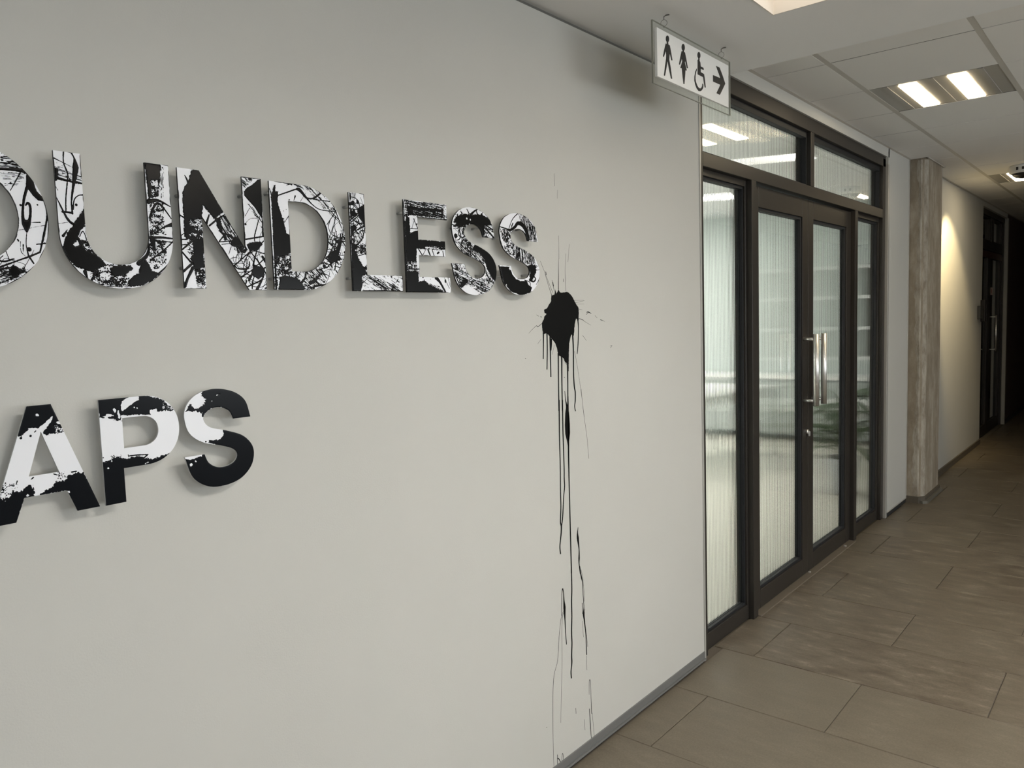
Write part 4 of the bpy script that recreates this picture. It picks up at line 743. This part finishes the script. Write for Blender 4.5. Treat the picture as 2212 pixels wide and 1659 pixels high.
def ribbon(name, segs, parent, lift=.0009, wob=0.0):
    P, W = [], []
    for c, pts, w in segs:
        ws = w if isinstance(w, (list, tuple)) else [w]*len(pts)
        for p, q in zip(pts, ws): P.append(tr_pt(c, p, 0)); W.append(q*tr_w(c, p, 0))
    P, W = spline(P, W, 5); v, f = [], []
    for i, (p, w) in enumerate(zip(P, W)):
        a = P[max(i-1, 0)]; b = P[min(i+1, len(P)-1)]; tx, tz = b[0]-a[0], b[1]-a[1]; l = math.hypot(tx, tz) or 1; nx, nz = -tz/l*w/2, tx/l*w/2
        # widths were measured across the slanting view of the wall
        nx *= 1.75
        v += [(p[0]+nx, -.0001, p[1]+nz), (p[0]+nx*.5, -.0001-lift*.8, p[1]+nz*.5), (p[0]-nx*.5, -.0001-lift*.8, p[1]-nz*.5), (p[0]-nx, -.0001, p[1]-nz)]
        if i:
            k = 4*(i-1); f += [(k+j, k+4+j, k+5+j, k+1+j) for j in range(3)]
    k = 4*(len(P)-1); f += [(0, 1, 2, 3), (k+3, k+2, k+1, k)]
    return mesh(name, v, f, M_WINK, parent, smooth=True)
DR = [[(5, [(262, 770), (263, 900), (261, 1052)], [14, 10, 9])], [(5, [(300, 780), (303, 950), (300, 1162)], [14, 11, 10])], [(5, [(333, 795), (336, 1000), (341, 1240)], [16, 12, 11])], [(5, [(346, 835), (346, 900), (343, 962)], [16, 12, 7])],
 [(5, [(419, 990), (421, 1300), (427, 1600)], [14, 11, 12]), (6, [(281, 100), (284, 400), (291, 700), (293, 900), (297, 1060), (293, 1190), (301, 1232), (299, 1300), (288, 1410), (294, 1480)], [10, 10, 9, 9, 9, 10, 12, 11, 10, 10])],
 [(5, [(455, 1020), (457, 1300), (463, 1600)], [16, 12, 11]), (6, [(311, 100), (316, 400), (326, 700), (327, 800), (330, 880), (321, 980), (313, 1150), (303, 1228)], [10, 10, 9, 9, 9, 8, 9, 9])],
 [(5, [(516, 1090), (519, 1300), (520, 1560)], [16, 12, 11]), (6, [(360, 60), (362, 200), (364, 420), (366, 600), (370, 800), (376, 1050), (384, 1350), (391, 1640)], [9, 11, 14, 12, 10, 10, 10, 11]), (7, [(356, 60), (360, 200), (357, 300), (360, 420), (357, 540), (361, 640), (358, 740), (360, 800), (353, 870), (356, 927)], [9, 9, 10, 9, 10, 9, 10, 10, 9, 9])],
 [(5, [(570, 790), (578, 950), (580, 1200), (588, 1340), (598, 1400), (598, 1490), (592, 1550), (601, 1600)], [16, 13, 12, 13, 12, 12, 9, 9])], [(5, [(622, 620), (632, 720), (628, 880), (618, 998)], [14, 9, 10, 7])],
 [(6, [(331, 20), (338, 90), (350, 160), (353, 220), (355, 320), (358, 400), (362, 470), (366, 520)], [3, 6, 16, 34, 44, 42, 18, 10])],
 [(6, [(451, 1240), (446, 1290), (449, 1340), (460, 1440), (460, 1520), (460, 1570), (472, 1659)], [2, 10, 18, 8, 14, 8, 8]), (7, [(424, 10), (432, 70), (440, 110), (446, 140), (452, 240), (458, 340), (456, 400), (462, 450), (474, 560), (478, 650), (481, 735)], [6, 8, 10, 6, 4, 4, 14, 10, 6, 7, 7])],
 [(7, [(276, 420), (278, 260), (284, 195), (292, 230), (296, 300), (300, 350), (304, 450), (310, 560), (316, 650)], [3, 4, 7, 6, 10, 18, 8, 6, 6])]]
for d_ in DR: ribbon('drip', d_, ps)
FN = [[(7, [(294, 372), (272, 440), (255, 600), (244, 780), (215, 900), (206, 1060), (206, 1320), (210, 1560), (214, 1656)], [2, 3, 3, 3, 3, 3, 3, 2, 2])], [(7, [(290, 390), (279, 500), (280, 800), (274, 1050), (270, 1290)], [3, 2.5, 2, 2, 1.5])], [(7, [(501, 1060), (502, 960), (507, 938), (512, 970), (516, 1060), (522, 1215)], [2, 3, 5, 3, 3, 5])], [(7, [(504, 1175), (510, 1290), (518, 1400), (527, 1462)], [4, 6, 4, 3])], [(7, [(527, 1210), (536, 1320), (545, 1420)], 2)], [(7, [(564, 1410), (564, 1448)], 7)], [(7, [(243, 1550), (243, 1656)], 4)], [(7, [(244, 1580), (258, 1590), (272, 1630), (285, 1650)], 5)], [(7, [(278, 1610), (280, 1560), (286, 1540), (294, 1600), (305, 1625)], 3)], [(7, [(392, 1170), (394, 1215)], 3)], [(7, [(479, 740), (483, 860)], 2)], [(7, [(444, 310), (446, 400)], 4)], [(7, [(468, 360), (464, 430), (490, 670)], 2)], [(7, [(436, 40), (452, 130), (464, 300)], 2)], [(7, [(444, 460), (455, 590)], 1.5)], [(7, [(464, 1262), (468, 1350)], 2)], [(7, [(154, 1326), (155, 1329)], 6)],
 [(5, [(590, 970), (620, 1130), (660, 1400), (692, 1659)], [3, 2, 2, 2])], [(6, [(478, 0), (500, 210), (530, 430), (547, 625)], 2)], [(5, [(420, 320), (420, 200), (421, 0)], [7, 6, 2])], [(5, [(350, 380), (320, 290), (280, 160)], [5, 3, 2])], [(5, [(378, 340), (352, 220)], [4, 3])], [(5, [(360, 350), (300, 200), (230, 20)], [3, 2.5, 2])], [(5, [(286, 130), (293, 165)], 6)], [(5, [(362, 240), (370, 285)], 5)], [(5, [(500, 335), (494, 200), (490, 110)], [3, 3, 2])], [(5, [(472, 205), (470, 240)], 3)], [(5, [(588, 432), (684, 432), (680, 440), (600, 458)], [3, 2, 2, 3])], [(5, [(600, 472), (690, 470)], 2)], [(5, [(632, 524), (672, 535)], [4, 2])], [(5, [(716, 560), (735, 556), (768, 573)], [4, 12, 3])], [(5, [(712, 582), (735, 565)], [5, 4])], [(5, [(805, 592), (828, 618)], [3, 3])], [(5, [(862, 636), (910, 656)], [7, 2])], [(5, [(634, 624), (680, 640), (692, 652), (762, 695)], [6, 5, 3, 2])], [(5, [(248, 676), (202, 712), (190, 700), (150, 735), (108, 780)], [5, 6, 4, 3, 2])], [(5, [(232, 602), (243, 612)], 7)], [(5, [(190, 585), (215, 602)], 3)], [(5, [(238, 842), (202, 892)], 2)], [(5, [(676, 802), (716, 858)], [3, 2])], [(5, [(965, 915), (986, 909), (968, 935)], 3)], [(5, [(70, 1050), (78, 1042)], 5)], [(5, [(480, 1242), (488, 1244)], 6)], [(5, [(480, 1060), (505, 1105), (515, 1108)], 4)], [(5, [(378, 900), (355, 1005)], 2)]]
FN += [[(5, [(375, -905), (382, -770)], 2)], [(5, [(410, -730), (408, -640)], 1.6)], [(5, [(425, 0), (424, -140), (421, -250)], [3, 2, 1.5])], [(5, [(490, 110), (500, -60)], 1.6)], [(5, [(520, 30), (535, -160)], 1.5)]]
for d_ in FN: ribbon('spatter_line', d_, ps, .0004)
adopt(ps)

# ------------------------------------------------------------------ the bright room behind the ribbed glass
RX0, RX1, RY1, RZ = 2.2, 9.2, 4.5, 2.72
M_RWALL = mat('room_wall_paint', (.52, .57, .55), .8)
M_RCEIL = mat('room_ceiling_paint', (.70, .71, .70), .85)
M_RFLOOR = mat('room_floor_vinyl', (.72, .71, .64), .35)
rf = box('floor_room', RX0, RX1, .13, RY1, -.05, -.002, M_RFLOOR); struct(rf, 'pale floor of the room behind the ribbed glass', 'floor')
rc = box('ceiling_room', RX0, RX1, .145, RY1, RZ, RZ+.05, M_RCEIL); struct(rc, 'white ceiling of the room behind the ribbed glass', 'ceiling')
rw = boxes('wall_room', [(RX0-.1, RX0, .145, RY1, 0, RZ), (RX1, RX1+.1, .145, RY1, 0, RZ), (RX0, RX1, RY1, RY1+.1, 0, .8), (RX0, RX1, RY1, RY1+.1, 1.9, RZ), (RX0, 3.0, RY1, RY1+.1, .8, 1.9), (9.0, RX1, RY1, RY1+.1, .8, 1.9)], M_RWALL); struct(rw, 'grey green walls of the room behind the ribbed glass', 'wall')
def room_light(x, y, l, w, label):
    t = empty('room_ceiling_light', (x, y, RZ), label, 'ceiling light', 'lights of the room behind the glass')
    box('housing', x-l/2, x+l/2, y-w/2, y+w/2, RZ-.05, RZ, M_PLASTIC, t, .004)
    box('diffuser', x-l/2+.02, x+l/2-.02, y-w/2+.02, y+w/2-.02, RZ-.056, RZ-.05, M_ROOML, t)
    adopt(t)
room_light(5.95, .80, .32, .12, 'warm lamp blurred behind the transom panes')
room_light(7.4, 1.9, .18, 1.0, 'warm lamp blurred behind the left sidelight')
for rx_, q_ in ((3.6, 'nearest the lettered wall'), (5.6, 'in the middle of its row'), (7.6, 'nearest the low cabinet')): room_light(rx_, 3.4, 1.2, .6, 'unseen added lamp over the back of the room behind the glass, '+q_)  # row of lamps added out of view to light the room
M_TABLE = mat('table_white', (.82, .83, .82), .35)
M_TLEG = mat('table_leg_grey', (.2, .21, .21), .5)
def table(x, y, w, d, hgt, label):
    t = empty('white_table', (x, y, 0), label, 'table', 'tables behind the glass')
    box('table_top', x-w/2, x+w/2, y-d/2, y+d/2, hgt-.03, hgt, M_TABLE, t, .004)
    for sx in (-1, 1):
        for sy in (-1, 1): box('leg', x+sx*(w/2-.05)-.02, x+sx*(w/2-.05)+.02, y+sy*(d/2-.05)-.02, y+sy*(d/2-.05)+.02, 0, hgt-.03, M_TLEG, t)
    box('apron', x-w/2+.06, x+w/2-.06, y-d/2+.05, y-d/2+.07, hgt-.12, hgt-.03, M_TABLE, t)
    adopt(t)
table(7.0, 2.35, 1.6, .8, .74, 'white table blurred behind the left sidelight')
table(7.6, 1.15, 1.0, .6, .60, 'lower white table blurred behind the left door leaf')
cb = empty('low_cabinet', (9.0, 2.4, 0), 'pale low cabinet against the end wall behind the glass', 'cabinet')
box('body', 8.78, 9.19, 1.3, 3.6, .06, .72, mat('cabinet_grey', (.30, .34, .34), .5), cb)
box('top', 8.75, 9.19, 1.28, 3.62, .72, .76, M_TABLE, cb, .003)
for k in range(4): box('door', 8.765, 8.78, 1.32+k*.57, 1.32+k*.57+.55, .08, .70, mat('cabinet_door', (.46, .50, .49), .45), cb, .003)
adopt(cb)
sh = empty('wall_shelf', (9.1, 1.0, .9), 'wall shelf with white boards blurred behind the right door leaf', 'shelf')
for z in (.95, 1.28, 1.62, 1.95): box('board', 8.85, 9.19, .35, 1.45, z, z+.035, M_TABLE, sh)
for y in (.35, 1.43): box('side', 8.85, 9.19, y, y+.02, .95, 2.0, mat('shelf_side', (.33, .34, .32), .6), sh)
adopt(sh)
# plant in a pale pot
pc = (6.5, .64)
pl = empty('potted_plant', (*pc, 0), 'leafy green plant in a pale pot blurred behind the ribbed glass', 'plant')
lathe('pot', [(.10, 0), (.115, .01), (.15, .28), (.155, .30), (.14, .30), (.135, .26)], (*pc, 0), mat('pot_grey', (.62, .65, .70), .5), pl)
lathe('soil', [(.137, 0), (.1, .008), (.0005, .012)], (*pc, .262), mat('soil', (.05, .035, .025), .9), pl)
random.seed(3)
def leaf_mesh():
    v, f = [], []; n = 9
    for i in range(n+1):
        t = i/n; w = .036*math.sin(math.pi*min(1, t*.97+.02))**.8; x = t*.30; z = .09*t-.16*t*t
        v += [(x, -w, z+.010), (x, 0, z), (x, w, z+.010)]
    for i in range(n):
        for j in range(2): f.append((3*i+j, 3*i+3+j, 3*i+4+j, 3*i+1+j))
    me = bpy.data.meshes.new('leaf'); me.from_pydata(v, [], f); me.materials.append(mat('leaf_green', (.045, .105, .03), .4)); me.polygons.foreach_set('use_smooth', [True]*len(f)); me.update(); return me
LM = leaf_mesh()
for k in range(7):
    a = k*.9; tube('stem', [(pc[0]+.03*math.cos(a), pc[1]+.03*math.sin(a), .26), (pc[0]+.07*math.cos(a), pc[1]+.07*math.sin(a), .50), (pc[0]+.11*math.cos(a), pc[1]+.10*math.sin(a), .70+.05*(k % 3))], [.006, .005, .003], mat('stem_green', (.07, .11, .04), .5), pl, 6)
for k in range(64):
    o = bpy.data.objects.new('leaf', LM); C.objects.link(o); o.parent = pl
    a = random.uniform(0, 6.283); z = random.uniform(.34, .80); r = .05+.06*random.random()
    o.location = (pc[0]+r*math.cos(a), pc[1]+r*math.sin(a), z); o.rotation_euler = (random.uniform(-.4, .4), random.uniform(-.9, .35), a)
    s = random.uniform(.7, 1.15); o.scale = (s, s, s)
adopt(pl)
# dim room behind the far door
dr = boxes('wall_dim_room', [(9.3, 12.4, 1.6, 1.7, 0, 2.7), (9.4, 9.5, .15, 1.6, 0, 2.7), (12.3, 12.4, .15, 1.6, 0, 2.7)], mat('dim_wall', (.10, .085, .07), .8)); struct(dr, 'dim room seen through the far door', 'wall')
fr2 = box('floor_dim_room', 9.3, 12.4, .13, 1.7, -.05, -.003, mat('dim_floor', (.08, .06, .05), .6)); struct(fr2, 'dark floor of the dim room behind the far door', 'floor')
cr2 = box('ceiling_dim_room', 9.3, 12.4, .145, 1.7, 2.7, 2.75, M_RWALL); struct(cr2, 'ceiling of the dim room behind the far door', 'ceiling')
